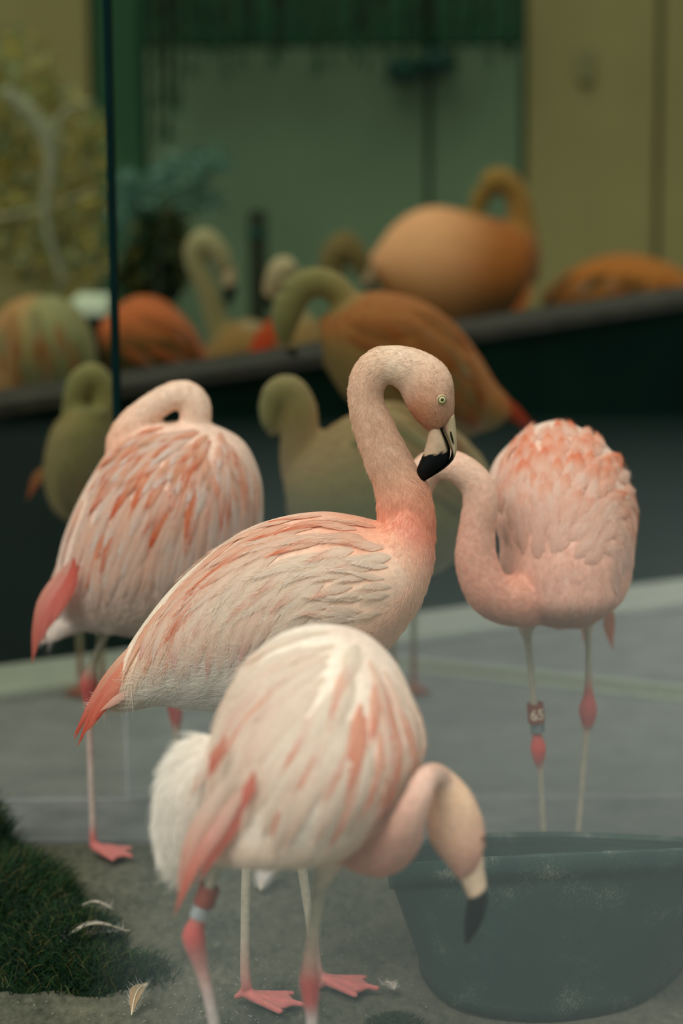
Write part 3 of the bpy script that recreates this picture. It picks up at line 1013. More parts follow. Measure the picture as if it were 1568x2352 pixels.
M_CREAM = simple_mat('cream_lettering', lin(226, 214, 184), lin(232, 222, 194), 60, .6)
band(b, W(482, 2035, Y - .02), W(467, 2078, Y - .02), 25 * MPP(W(475, 2060, Y)), M_BANDRED, label='dull red leg band')
band(b, W(464, 2083, Y - .02), W(456, 2108, Y - .02), 22 * MPP(W(475, 2060, Y)), M_BANDSIL, label='shiny silver leg band')
b.finish(.00025)
b2 = b

# ------------------------------------------------------------------ flamingo asleep at the left
b = Bird('softly blurred flamingo with neck folded and head tucked into its orange streaked back', 4.72, 320, voxel=0.0055)
Y = b.Y
def t3(u, v):
    return lerp(lin(232, 214, 204), lin(238, 200, 178), sm(.1, .6, u))
b.add(slab([(205, 1437, 330, 1447, .03), (150, 1412, 400, 1442, .09), (122, 1352, 505, 1400, .14), (130, 1300, 572, 1320, .17), (143, 1240, 600, 1230, .18), (170, 1170, 605, 1150, .18), (205, 1102, 596, 1085, .165),
            (245, 1042, 562, 1018, .13), (300, 990, 500, 980, .07), (350, 975, 450, 968, .03)], Y, 36, 30), t3, lambda u, v: .024 if u < .36 else 0.0)
b.add(slab([(112, 1455, 130, 1462, .02), (140, 1418, 205, 1442, .05), (170, 1370, 290, 1440, .08), (230, 1330, 360, 1420, .09)], Y, 20, 18), lin(236, 224, 214), .035)
b.add(tube([(320, 1090, 45), (284, 1035, 42), (302, 985, 40), (340, 945, 34), (385, 915, 32), (424, 908, 34), (447, 932, 36), (447, 975, 36), (440, 1015, 30)], Y, 44, 18),
      lambda u, v: lerp(lin(240, 178, 146), lin(240, 208, 184), sm(0, .45, u)), 0.008)
b.leg([(214, 1945, 10, 0), (213, 1915, 9), (213, 1885, 8.5), (209, 1780, 8.5), (205, 1650, 9), (204, 1608, 14), (203, 1565, 21), (212, 1525, 11), (235, 1470, 11), (256, 1425, 20), (280, 1380, 40)],
      [FOOT, FOOT, lin(200, 178, 168), lin(204, 184, 172), lin(196, 160, 150), KNEE, KNEE, LEG, LEG, LEG, CREAM])
b.leg([(412, 1960, 10, .06), (411, 1920, 9, .06), (408, 1800, 8.5, .06), (405, 1690, 9, .06), (404, 1655, 14, .06), (403, 1615, 20, .06), (404, 1570, 11, .06), (405, 1500, 11, .06), (400, 1440, 20, .06), (400, 1390, 40, .06)],
      [FOOT, FOOT, LEG, LEG, KNEE, KNEE, LEG, LEG, LEG, CREAM])
for px, dy in ((214, 0), (412, .06)):
    p = W(px, 1950, Y + dy); p.z = 0
    b.foot(p, [(-0.9, .08), (-0.45, .095), (0.1, .08)], FOOT)
b.build_body(8)
b.down(16000, lift=.4, radius=.0003, seed=13)
fld = field([(430, 990, -.6, .75), (300, 1040, -.7, .7), (230, 1120, -.5, .86), (180, 1220, -.3, .95), (300, 1200, -.42, .9), (380, 1120, -.4, .9), (450, 1100, -.2, .98), (520, 1080, .1, .99), (570, 1120, .25, .95), (420, 1250, -.15, .98), (540, 1220, .1, .98), (160, 1300, -.4, .9)])
wing = [(330, 990), (270, 1030), (225, 1080), (185, 1155), (155, 1230), (150, 1270), (230, 1285), (330, 1290), (430, 1280), (520, 1240), (580, 1190), (595, 1130), (580, 1075), (545, 1020), (480, 985)]
cor = [[(330, 1040), (280, 1065)], [(380, 1065), (320, 1095)], [(400, 1075), (375, 1160)], [(440, 1040), (420, 1080)], [(395, 1040), (350, 1050)], [(465, 1080), (465, 1130)], [(500, 1060), (495, 1080)], [(290, 1170), (250, 1200)], [(480, 1020), (440, 1035)], [(260, 1010), (300, 1020)], [(555, 1060), (560, 1080)]]
r = random.Random(18)
for a, c in seeds(wing, 29, 32, .45, 21):
    hit = b.hit(a, c)
    if hit[0] is None: continue
    base = lerp(lin(236, 206, 188), lin(240, 186, 156), r.random() * .8)
    tip = lerp(base, lin(240, 224, 212), r.random())
    wd2, L = .0145, .11
    if min(pdist(q, a, c) for q in cor) < 17:
        base = lerp(base, lin(236, 140, 98), r.random()); tip, wd2 = lerp(base, lin(220, 92, 44), .3 + .7 * r.random()), .011
    b.feather(hit[0], hit[1], fld(a, c), L * r.uniform(.85, 1.25), wd2, base, tip, bend=r.uniform(-.2, .2), lift=.009, rows=8, shape=(2.4, .8), camber=.32)
cap = [(330, 985), (285, 1015), (240, 1062), (300, 1085), (380, 1090), (470, 1085), (560, 1075), (585, 1085), (548, 1018), (500, 985), (440, 975)]
for a, c in seeds(cap, 19, 19, .45, 22):
    hit = b.hit(a, c)
    if hit[0] is None: continue
    q = r.random()
    base = lerp(lin(238, 204, 184), lin(236, 168, 132), r.random())
    tip = lin(220, 110, 66) if q < .3 else lin(238, 228, 220) if q < .55 else lin(236, 156, 118) if q < .8 else lin(206, 160, 130)
    b.feather(hit[0], hit[1], fld(a, c), r.uniform(.04, .075), .0095, base, lerp(base, tip, .5 + .5 * r.random()), bend=r.uniform(-.3, .3), lift=.012, rows=7, shape=(2.6, .8), camber=.3)
for pts, w, c0, c1, dy in [
    ([(165, 1285), (110, 1360), (84, 1440), (74, 1528)], 20, lin(238, 170, 152), lin(220, 120, 104), -.12),
    ([(175, 1290), (125, 1365), (95, 1430), (80, 1505)], 20, lin(236, 160, 146), lin(222, 124, 110), -.13),
    ([(185, 1300), (140, 1370), (108, 1430), (92, 1480)], 20, lin(228, 124, 112), lin(224, 130, 116), -.135),
    ([(170, 1280), (165, 1330), (140, 1390), (115, 1440)], 22, lin(226, 112, 98), lin(226, 130, 116), -.15),
    ([(150, 1330), (118, 1390), (104, 1440), (103, 1480)], 12, lin(238, 190, 172), lin(240, 196, 176), -.12)]:
    b.quill(pts, w, c0, c1, dy=dy)
b.finish(.00025)
b3 = b

# ------------------------------------------------------------------ flamingo facing the camera at the right
b = Bird('flamingo facing the camera with S-curved neck, standing behind the tub with a numbered leg band', 4.47, 1290, voxel=0.0048)
Y = b.Y
def t4(u, v):
    c = lerp(lin(232, 184, 164), lin(242, 198, 176), sm(0, .4, u))
    return lerp(c, lin(246, 214, 194), sm(.5, 1, u))
b.add(slab([(1240, 1428, 1350, 1430, .05, 0), (1195, 1402, 1392, 1400, .11), (1165, 1360, 1433, 1356, .15), (1150, 1300, 1449, 1300, .17, .02), (1148, 1240, 1454, 1240, .18, .04), (1128, 1170, 1457, 1170, .18, .07),
            (1120, 1110, 1445, 1110, .17, .09), (1137, 1060, 1423, 1060, .15, .11), (1177, 1017, 1386, 1017, .12, .13), (1214, 988, 1345, 990, .08, .15), (1255, 972, 1308, 972, .04, .16)], Y, 40, 32), t4,
      lambda u, v: .016 if u < .52 else .0)
b.add(tube([(1300, 1330, 75, -.02), (1232, 1372, 64, -.06), (1170, 1378, 59, -.1), (1122, 1358, 53, -.12), (1094, 1290, 49, -.12), (1095, 1218, 42, -.12), (1104, 1155, 41, -.12), (1090, 1108, 38, -.12), (1045, 1072, 35, -.12), (992, 1070, 36, -.11), (962, 1110, 36, -.1), (955, 1150, 32, -.1)], Y, 60, 20),
      lambda u, v: lerp(lin(240, 178, 152), lin(240, 204, 180), sm(.25, .8, u)), 0.008)
b.add(slab([(925, 1130, 985, 1130, .03, -.1), (918, 1175, 985, 1175, .036, -.1), (925, 1220, 975, 1222, .03, -.1), (938, 1240, 965, 1242, .018, -.1)], Y, 14, 16), lin(236, 180, 150), 0.004)
b.leg([(1262, 2066, 9, 0), (1260, 2030, 8.5), (1248, 1905, 7.5), (1241, 1770, 8), (1238, 1752, 12), (1236, 1718, 18.5), (1232, 1685, 11), (1229, 1640, 9.5), (1223, 1580, 9), (1212, 1475, 10), (1208, 1438, 21), (1225, 1370, 50)],
      [FOOT, FOOT, LEG, LEG, KNEE, lin(232, 88, 76), KNEE, LEG, LEG, LEG, lin(224, 190, 168), CREAM])
b.leg([(1308, 2052, 9, .04), (1312, 2020, 8.5, .04), (1328, 1905, 7.5, .04), (1346, 1690, 8.5, .04), (1349, 1665, 14, .04), (1350, 1630, 22, .04), (1351, 1592, 12, .04), (1351, 1540, 8.5, .04), (1351, 1470, 9, .04), (1350, 1436, 14, .04), (1345, 1380, 50, .04)],
      [FOOT, FOOT, LEG, LEG, KNEE, KNEE, KNEE, LEG, LEG, lin(220, 188, 168), CREAM])
for px, dy in ((1262, 0), (1308, .04)):
    p = W(px, 2060, Y + dy); p.z = 0
    b.foot(p, [(-2.1, .08), (-1.6, .095), (-1.1, .08)], FOOT)
b.build_body(8)
b.down(30000, lift=.32, radius=.00026, seed=14)
b.horn('bill', [(930, 1238, 970, 1240, .018), (936, 1262, 968, 1262, .016), (944, 1290, 962, 1288, .006)], lambda u, v: BLACK, -.1)
fld = field([(1280, 1000, 0, -1), (1200, 1040, -.35, -.93), (1160, 1110, -.3, -.95), (1280, 1100, .0, -1), (1350, 1050, .4, -.9), (1400, 1080, .75, -.6), (1250, 1200, -.05, -1), (1330, 1150, .35, -.93), (1400, 1160, .8, -.2), (1440, 1200, .6, .75), (1360, 1230, .5, -.8), (1180, 1180, -.2, -.98), (1420, 1280, .4, .9)])
wing = [(1265, 985), (1215, 1000), (1175, 1030), (1142, 1070), (1130, 1115), (1140, 1170), (1165, 1255), (1230, 1285), (1310, 1290), (1380, 1300), (1435, 1310), (1448, 1220), (1450, 1150), (1430, 1090), (1395, 1035), (1345, 1000), (1305, 985)]
r = random.Random(28)
for a, c in seeds(wing, 23, 24, .45, 31):
    hit = b.hit(a, c)
    if hit[0] is None: continue
    k = 1 - sm(1080, 1230, c)
    bc = t4((1428 - c) / 456, .5)
    base = lerp(lerp(lin(246, 210, 190), lin(246, 190, 162), r.random()), bc, .95 * sm(1150, 1270, c))
    tip = lerp(base, lin(240, 132, 86), (0.35 + .65 * r.random()) * (0.25 + .75 * k)) if r.random() < .05 + .85 * k else lerp(base, lin(246, 220, 204), .5 * r.random())
    b.feather(hit[0], hit[1], fld(a, c), r.uniform(.042, .062), .0145 * r.uniform(.85, 1.15), base, tip, bend=r.uniform(-.25, .25), lift=.004 + .02 * k, rows=8, shape=(2.6, .7), camber=.25, cstart=.25, fringe=3)
for pts, w, c0, c1, dy in [
    ([(1392, 1395, .1), (1396, 1440, .14), (1408, 1495, .16)], 15, lin(238, 160, 130), lin(236, 140, 108), .12),
    ([(1400, 1380, .1), (1404, 1430, .14), (1407, 1480, .16)], 12, lin(238, 160, 130), lin(236, 140, 108), .13),
    ([(1338, 1420, .1), (1340, 1450, .12), (1342, 1482, .12)], 6, lin(238, 160, 130), lin(236, 140, 108), .1),
    ([(1420, 1060, .02), (1448, 1130, .02), (1460, 1200, .02), (1452, 1265, .02)], 12, lin(240, 170, 140), lin(236, 146, 112), .09),
    ([(1410, 1050, .02), (1440, 1120, .02), (1452, 1190, .02), (1448, 1250, .02)], 12, lin(244, 196, 172), lin(240, 160, 128), .07)]:
    b.quill(pts, w, c0, c1, dy=dy)
mp_ = MPP(W(1231, 1640, Y))
rb = 19.5 * mp_
p0, p1 = W(1228.5, 1615, Y), W(1232, 1659, Y)
bnd = band(b, p0, p1, rb, M_BANDRED, label='dark red band numbered 65')
band(b, W(1233, 1660, Y), W(1234.5, 1681, Y), 16.5 * mp_, M_BANDGREY, label='narrow grey band')
fc = bpy.data.curves.new('number_text', 'FONT')
fc.body = '65'
fc.align_x = 'LEFT'
fc.size = 34 * mp_
fc.extrude = 0.0002
fc.resolution_u = 3
fc.offset = 0.0004
to = bpy.data.objects.new('tmp', fc)
COL.objects.link(to)
dg = bpy.context.evaluated_depsgraph_get(); dg.update()
tm = bpy.data.meshes.new_from_object(to.evaluated_get(dg))
bpy.data.objects.remove(to, do_unlink=True)
ax = (p0 - p1).normalized()
mid = (p0 + p1) / 2
fr = (EYE - mid); fr = (fr - ax * fr.dot(ax)).normalized()
rt = fr.cross(ax) * -1
for v in tm.vertices:
    ang = (v.co.x - 13.5 * mp_) / rb
    q = mid + ax * (v.co.y - 12 * mp_) + (fr * math.cos(ang) + rt * math.sin(ang)) * (rb + 0.0003 + v.co.z)
    v.co = q - b.org
tm.materials.clear(); tm.materials.append(M_CREAM)
tm.name = 'number'
no = link(bpy.data.objects.new('number', tm), bnd)
b.finish(.00025)
b4 = b

# ------------------------------------------------------------------ flamingos behind the glass
def back_bird(label, Y, foot, trunk=None, neck=None, head=None, bill=None, tails=(), cols=None, wing=None, dirs=None, streaks=0.25, group=None, colfn=None, legs=None, under=(225, 205, 180), spacing=46, flen=.13):
    b = Bird(label, Y, foot, group, voxel=0.008)
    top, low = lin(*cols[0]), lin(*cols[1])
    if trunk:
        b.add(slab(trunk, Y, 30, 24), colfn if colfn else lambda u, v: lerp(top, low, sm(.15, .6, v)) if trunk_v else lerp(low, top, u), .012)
    if neck:
        b.add(tube(neck, Y, 34, 16), lambda u, v: lerp(lin(*cols[2]), lin(*cols[3]), u), .006)
    if head:
        b.add(slab(head, Y, 16, 16), lin(*cols[3]), .003)
    if legs is None:
        legs = [(foot - 20, .04), (foot + 30, -.04)]
    for lx, dy in legs:
        p = W(lx, 1000, Y + dy)
        zb = 0.62
        C = [Vector((p.x, Y + dy, .012)), Vector((p.x, Y + dy, .15)), Vector((p.x, Y + dy, .30)), Vector((p.x, Y + dy, .33)), Vector((p.x, Y + dy, .37)), Vector((p.x, Y + dy, zb + .12))]
        R = [.009, .009, .011, .019, .011, .03]
        S = catmull([(*c, q) for c, q in zip(C, R)], 26)
        b.add(tube3([s[:3] for s in S], [s[3] for s in S], 10), lambda u, v: lerp(FOOT, LEG, sm(.05, .2, u)) if u < .45 else (KNEE if u < .72 else LEG), 0, True)
        b.foot(Vector((p.x, Y + dy, 0)), [(-2.0, .08), (-1.5, .095), (-1.0, .08)], FOOT)
    b.build_body(8)
    b.down(3000, lift=.3, radius=.0007, seed=40)
    if bill:
        b.horn('bill', bill, lambda u, v: lerp(lin(200, 170, 140), BLACK, sm(.3, .45, u)), 0, 16, 12)
    if wing:
        f = field(dirs)
        r = random.Random(hash(label) % 1000 if False else len(label))
        for a, c in seeds(wing, spacing, spacing, .4, len(label)):
            hit = b.hit(a, c)
            if hit[0] is None: continue
            base = lerp(top, low, sm(.2, 1.0, r.random()))
            tip = lin(*cols[4]) if r.random() < streaks else lerp(base, lin(240, 220, 200), .5 * r.random())
            b.feather(hit[0], hit[1], f(a, c), flen * r.uniform(.85, 1.2), .02, base, tip, lift=.01, rows=6, shape=(2.6, .7), camber=.3)
    for pts, w, c0, c1, dy in tails:
        b.quill(pts, w, lin(*c0), lin(*c1), dy=dy)
    return b
trunk_v = True
C1 = ((238, 150, 106), (232, 196, 160), (236, 170, 130), (236, 200, 168), (232, 118, 66))
back_bird('flamingo behind the glass with its neck hooked over, just left of the sharp bird', 5.40, 900,
          [(655, 1065, 660, 1180, .05), (700, 1020, 720, 1260, .12), (790, 962, 800, 1300, .15), (880, 922, 900, 1320, .16), (970, 945, 980, 1320, .15), (1050, 992, 1040, 1290, .12), (1108, 1052, 1085, 1220, .07), (1132, 1100, 1118, 1160, .02)][::-1],
          [(740, 1150, 85), (696, 1065, 54), (688, 1000, 46), (686, 940, 42), (666, 897, 36), (634, 905, 33), (614, 945, 24)], [(594, 940, 638, 935, .03), (598, 968, 632, 968, .026), (610, 992, 634, 990, .015)],
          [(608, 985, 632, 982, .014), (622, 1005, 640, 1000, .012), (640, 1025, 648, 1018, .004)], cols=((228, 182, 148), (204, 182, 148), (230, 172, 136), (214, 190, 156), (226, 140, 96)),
          wing=[(760, 1000), (850, 940), (900, 930), (970, 955), (1050, 1000), (1090, 1060), (1000, 1150), (850, 1150), (780, 1080)], dirs=[(850, 1000, .8, .5), (950, 1000, .9, .45), (1050, 1050, .8, .6), (880, 1120, .9, .3)],
          legs=[(870, .05)], streaks=.3)
# its raised leg with a pink joint
back_bird('flamingo behind the glass with arched orange back and neck looped over its face', 6.02, 920,
          [(735, 730, 745, 840, .06), (810, 678, 800, 920, .13), (890, 671, 870, 960, .16), (970, 692, 950, 985, .16), (1042, 742, 1010, 1000, .15), (1097, 812, 1060, 1005, .12), (1140, 882, 1090, 995, .08), (1188, 935, 1130, 985, .04)][::-1],
          [(830, 780, 60), (800, 735, 46), (792, 690, 35), (757, 655, 34), (710, 651, 36), (668, 680, 39)], [(633, 672, 706, 695, .045), (622, 722, 688, 740, .045), (630, 765, 672, 775, .034), (645, 788, 668, 790, .02)],
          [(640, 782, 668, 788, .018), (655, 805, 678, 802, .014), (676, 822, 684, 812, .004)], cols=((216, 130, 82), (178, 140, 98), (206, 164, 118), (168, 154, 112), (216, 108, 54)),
          wing=[(800, 700), (880, 682), (970, 705), (1035, 752), (1085, 820), (1120, 880), (1060, 920), (960, 900), (860, 860), (790, 800)], dirs=[(850, 720, .95, .2), (980, 740, .8, .6), (1080, 840, .55, .83), (900, 840, .8, .5)],
          tails=[([(1120, 900), (1180, 940), (1232, 988)], 18, (226, 110, 84), (216, 70, 50), -.03), ([(1130, 920), (1180, 955), (1222, 995)], 18, (226, 110, 84), (216, 70, 50), -.01)], streaks=.4)
back_bird('flamingo behind the glass near its edge, olive shaded, head laid on its back', 5.95, 190,
          [(165, 1200, 205, 1202, .03), (122, 1165, 240, 1165, .09), (103, 1110, 260, 1110, .12), (103, 1050, 264, 1050, .13), (122, 980, 260, 980, .11), (165, 935, 248, 935, .06)],
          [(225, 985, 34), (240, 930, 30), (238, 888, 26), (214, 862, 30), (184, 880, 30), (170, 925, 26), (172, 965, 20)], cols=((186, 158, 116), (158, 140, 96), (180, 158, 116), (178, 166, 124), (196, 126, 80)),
          wing=[(140, 1000), (250, 1000), (250, 1120), (130, 1120)], dirs=[(190, 1050, .0, 1)], tails=[([(120, 1060), (85, 1100), (62, 1150)], 18, (226, 150, 100), (226, 110, 60), -.02)])
back_bird('mottled orange and cream flamingo at the edge of the photo, behind the paler glass', 7.1, 90,
          [(5, 950, 185, 950, .08), (-28, 890, 215, 890, .14), (-32, 820, 222, 820, .17), (-20, 752, 205, 752, .16), (12, 704, 172, 704, .11), (55, 681, 130, 681, .05)],
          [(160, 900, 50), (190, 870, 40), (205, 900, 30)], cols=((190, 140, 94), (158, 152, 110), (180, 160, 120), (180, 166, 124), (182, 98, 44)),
          wing=[(40, 700), (140, 700), (200, 780), (205, 880), (0, 880), (-10, 760)], dirs=[(90, 780, .1, 1), (180, 820, .3, .95)], streaks=.45, spacing=40)
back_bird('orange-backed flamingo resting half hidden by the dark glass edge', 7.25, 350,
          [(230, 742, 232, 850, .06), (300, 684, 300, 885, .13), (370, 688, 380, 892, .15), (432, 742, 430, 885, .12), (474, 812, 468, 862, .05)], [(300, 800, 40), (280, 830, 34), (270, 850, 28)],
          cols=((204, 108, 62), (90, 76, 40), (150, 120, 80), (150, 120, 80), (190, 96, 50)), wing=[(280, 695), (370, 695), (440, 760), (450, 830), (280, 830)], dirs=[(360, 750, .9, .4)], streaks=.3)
back_bird('pale-necked flamingo with black bill, raising its head beyond the low wall', 7.75, 560,
          [(470, 800, 480, 900, .06), (520, 745, 520, 910, .12), (580, 735, 580, 910, .13), (630, 760, 630, 900, .1), (660, 800, 660, 860, .04)][::-1],
          [(520, 800, 34), (498, 740, 27), (478, 670, 25), (452, 612, 24), (448, 572, 26), (468, 549, 28)], [(452, 527, 462, 590, .03), (478, 523, 480, 592, .036), (510, 548, 490, 606, .034), (532, 588, 500, 625, .026), (538, 612, 506, 634, .018)],
          [(538, 612, 506, 632, .018), (542, 645, 512, 655, .016), (540, 680, 514, 684, .014), (524, 704, 516, 698, .005)], cols=((150, 112, 66), (120, 96, 58), (136, 122, 78), (166, 154, 118), (180, 100, 50)),
          wing=[(510, 760), (640, 770), (640, 860), (510, 860)], dirs=[(560, 800, .9, .4)])
back_bird('flamingo with small pale head and vivid red tail, between two other birds', 7.25, 690,
          [(590, 760, 600, 860, .05), (650, 735, 650, 900, .12), (720, 730, 720, 910, .13), (780, 770, 780, 880, .08)], [(720, 800, 34), (690, 740, 27), (668, 680, 25), (650, 640, 26), (646, 618, 30)],
          [(668, 590, 690, 628, .03), (640, 588, 662, 650, .036), (616, 612, 644, 668, .03), (606, 645, 632, 682, .02)], [(606, 645, 632, 680, .018), (606, 680, 628, 694, .015), (614, 706, 626, 706, .005)],
          cols=((150, 116, 74), (130, 108, 70), (150, 136, 98), (196, 172, 140), (226, 90, 50)),
          tails=[([(640, 715), (595, 790), (555, 878)], 26, (232, 104, 60), (224, 66, 32), -.16), ([(650, 725), (610, 790), (570, 860)], 26, (232, 104, 60), (224, 66, 32), -.18)])
back_bird('dim olive flamingo head raised in front of the green wall, behind the arched back', 8.3, 800,
          [(770, 740, 770, 850, .05), (830, 715, 830, 870, .12), (900, 720, 900, 870, .12), (950, 760, 950, 840, .05)][::-1], [(830, 790, 34), (800, 730, 30), (772, 660, 28), (762, 600, 30), (785, 565, 34)],
          [(762, 538, 770, 612, .03), (800, 530, 800, 612, .038), (836, 562, 816, 630, .034), (852, 604, 824, 648, .024)], [(852, 606, 824, 648, .018), (862, 645, 836, 662, .015), (856, 672, 844, 672, .005)],
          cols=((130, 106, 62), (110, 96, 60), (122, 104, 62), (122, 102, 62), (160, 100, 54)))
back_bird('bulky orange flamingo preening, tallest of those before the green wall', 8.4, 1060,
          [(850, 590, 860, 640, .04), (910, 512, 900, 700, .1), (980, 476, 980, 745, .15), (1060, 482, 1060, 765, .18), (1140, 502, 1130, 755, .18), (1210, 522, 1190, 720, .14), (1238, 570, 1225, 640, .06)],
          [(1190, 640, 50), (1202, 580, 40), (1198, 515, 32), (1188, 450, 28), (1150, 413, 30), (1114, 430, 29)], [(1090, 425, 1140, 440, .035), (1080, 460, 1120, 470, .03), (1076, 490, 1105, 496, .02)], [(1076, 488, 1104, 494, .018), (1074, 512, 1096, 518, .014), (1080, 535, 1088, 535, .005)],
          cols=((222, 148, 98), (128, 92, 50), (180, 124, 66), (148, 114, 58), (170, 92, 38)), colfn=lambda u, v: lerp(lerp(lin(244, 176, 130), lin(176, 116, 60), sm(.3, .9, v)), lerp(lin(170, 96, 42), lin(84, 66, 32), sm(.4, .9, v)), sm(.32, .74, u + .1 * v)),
          tails=[([(1215, 640), (1200, 690), (1160, 745)], 22, (232, 140, 80), (226, 120, 60), -.12)])
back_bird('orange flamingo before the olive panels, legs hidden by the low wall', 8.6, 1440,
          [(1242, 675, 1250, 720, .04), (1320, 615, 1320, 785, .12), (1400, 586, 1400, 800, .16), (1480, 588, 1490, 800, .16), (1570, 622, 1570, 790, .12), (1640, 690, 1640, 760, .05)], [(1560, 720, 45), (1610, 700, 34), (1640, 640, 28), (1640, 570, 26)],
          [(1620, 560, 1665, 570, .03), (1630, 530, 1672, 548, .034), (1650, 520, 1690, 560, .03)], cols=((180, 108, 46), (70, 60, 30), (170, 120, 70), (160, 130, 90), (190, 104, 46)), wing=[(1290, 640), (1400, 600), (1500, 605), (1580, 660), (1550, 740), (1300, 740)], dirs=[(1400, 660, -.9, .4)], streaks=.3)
#@@PROPS
# ------------------------------------------------------------------ black tub
def tub_mat(k=0.0):
    m, n, out = new_mat('scuffed_dark_plastic')
    b = principled(n, 0.55, 0.35)
    n.links.new(b.outputs[0], out.inputs[0])
    tc = n.nodes.new('ShaderNodeTexCoord')
    mp = n.nodes.new('ShaderNodeMapping'); mp.inputs['Scale'].default_value = (1, 1, 0.6)
    n.links.new(tc.outputs['Object'], mp.inputs[0])
    a = noise(n, 330, 5, mp.outputs[0], 0.8)
    c = noise(n, 14, 4, tc.outputs['Object'], 0.6)
    mul = n.nodes.new('ShaderNodeMath'); mul.operation = 'MULTIPLY'
    n.links.new(a.outputs[0], mul.inputs[0]); n.links.new(c.outputs[0], mul.inputs[1])
    r = n.nodes.new('ShaderNodeValToRGB')
    r.color_ramp.elements[0].position = 0.26 - k; r.color_ramp.elements[0].color = (*lin(34, 58, 54), 1)
    r.color_ramp.elements[1].position = 0.43 - k; r.color_ramp.elements[1].color = (*lin(128, 132, 118), 1)
    e = r.color_ramp.elements.new(0.33 - k); e.color = (*lin(48, 72, 66), 1)
    n.links.new(mul.outputs[0], r.inputs[0])
    n.links.new(r.outputs[0], b.inputs['Base Color'])
    bp = n.nodes.new('ShaderNodeBump'); bp.inputs['Strength'].default_value = 0.2; bp.inputs['Distance'].default_value = 0.003
    n.links.new(a.outputs[0], bp.inputs['Height']); n.links.new(bp.outputs[0], b.inputs['Normal'])
    return m
M_TUB = tub_mat()
def ring3(keys, n=72):
    """closed smooth ring through world points"""
    K = np.array([tuple(k) for k in keys]); k = len(K)
    out = []
    for i in range(n):
        t = i / n * k; j = int(t); u = t - j
        p0, p1, p2, p3 = K[(j - 1) % k], K[j % k], K[(j + 1) % k], K[(j + 2) % k]
        out.append(0.5 * (2 * p1 + (p2 - p0) * u + (2 * p0 - 5 * p1 + 4 * p2 - p3) * u * u + (3 * p1 - p0 - 3 * p2 + p3) * u ** 3))
    return np.array(out)
rim = ring3([W(893, 1985, 4.08), W(985, 1978, 3.92), W(1250, 1963, 3.80), W(1560, 1950, 3.86), W(1740, 1935, 4.08), W(1560, 1921, 4.30), W(1250, 1909, 4.36), W(985, 1926, 4.25)])
basec = ring3([G(962, 2215), G(1040, 2312), G(1250, 2346), G(1470, 2305), G(1580, 2200), G(1480, 2125), G(1260, 2100), G(1050, 2130)])
cen = rim.mean(0)
def scl(ring, k, dz=0.0):
    c = ring.mean(0)
    o = c + (ring - c) * np.array((k, k, 1.0)); o[:, 2] += dz
    return o
lipdrop = 0.043
rings = [basec * np.array((1, 1, 0)) + np.array((0, 0, .002)), basec * np.array((1, 1, 0)) + np.array((0, 0, .02))]
under = scl(rim, 0.975, -lipdrop)
for t in (0.15, .35, .55, .75, .9):
    rings.append(rings[1] * (1 - t) + under * t)
rings += [under, scl(rim, 1.0, -lipdrop), scl(rim, 1.006, -lipdrop * .5), scl(rim, 1.0, -.003), scl(rim, .992, 0.0), scl(rim, .962, -0.001), scl(rim, .95, -.006)]
nb = len(rings) - 1
inner_bot = scl(rings[1], .95, .012)
for t in (.12, .3, .6, .9, 1.0):
    rings.append(rings[nb] * (1 - t) + inner_bot * t)
def tub_mesh(rs, close0, close1):
    m = len(rs[0]); v = [tuple(p) for r_ in rs for p in r_]
    f = [(i * m + j, i * m + (j + 1) % m, (i + 1) * m + (j + 1) % m, (i + 1) * m + j) for i in range(len(rs) - 1) for j in range(m)]
    if close0: f.append(tuple(reversed(range(m))))
    if close1: f.append(tuple(range((len(rs) - 1) * m, len(rs) * m)))
    return v, f
to = Vector((cen[0], cen[1], 0))
tub = empty('tub', to, 'big dark green-black plastic tub with pale scuffs, under the feeding bird', 'tub')
mesh_obj('bowl', *tub_mesh(rings[:8] + rings[13:], True, True), M_TUB, tub, origin=to)
mesh_obj('rim', *tub_mesh(rings[7:15], False, False), tub_mat(.045), tub, origin=to)

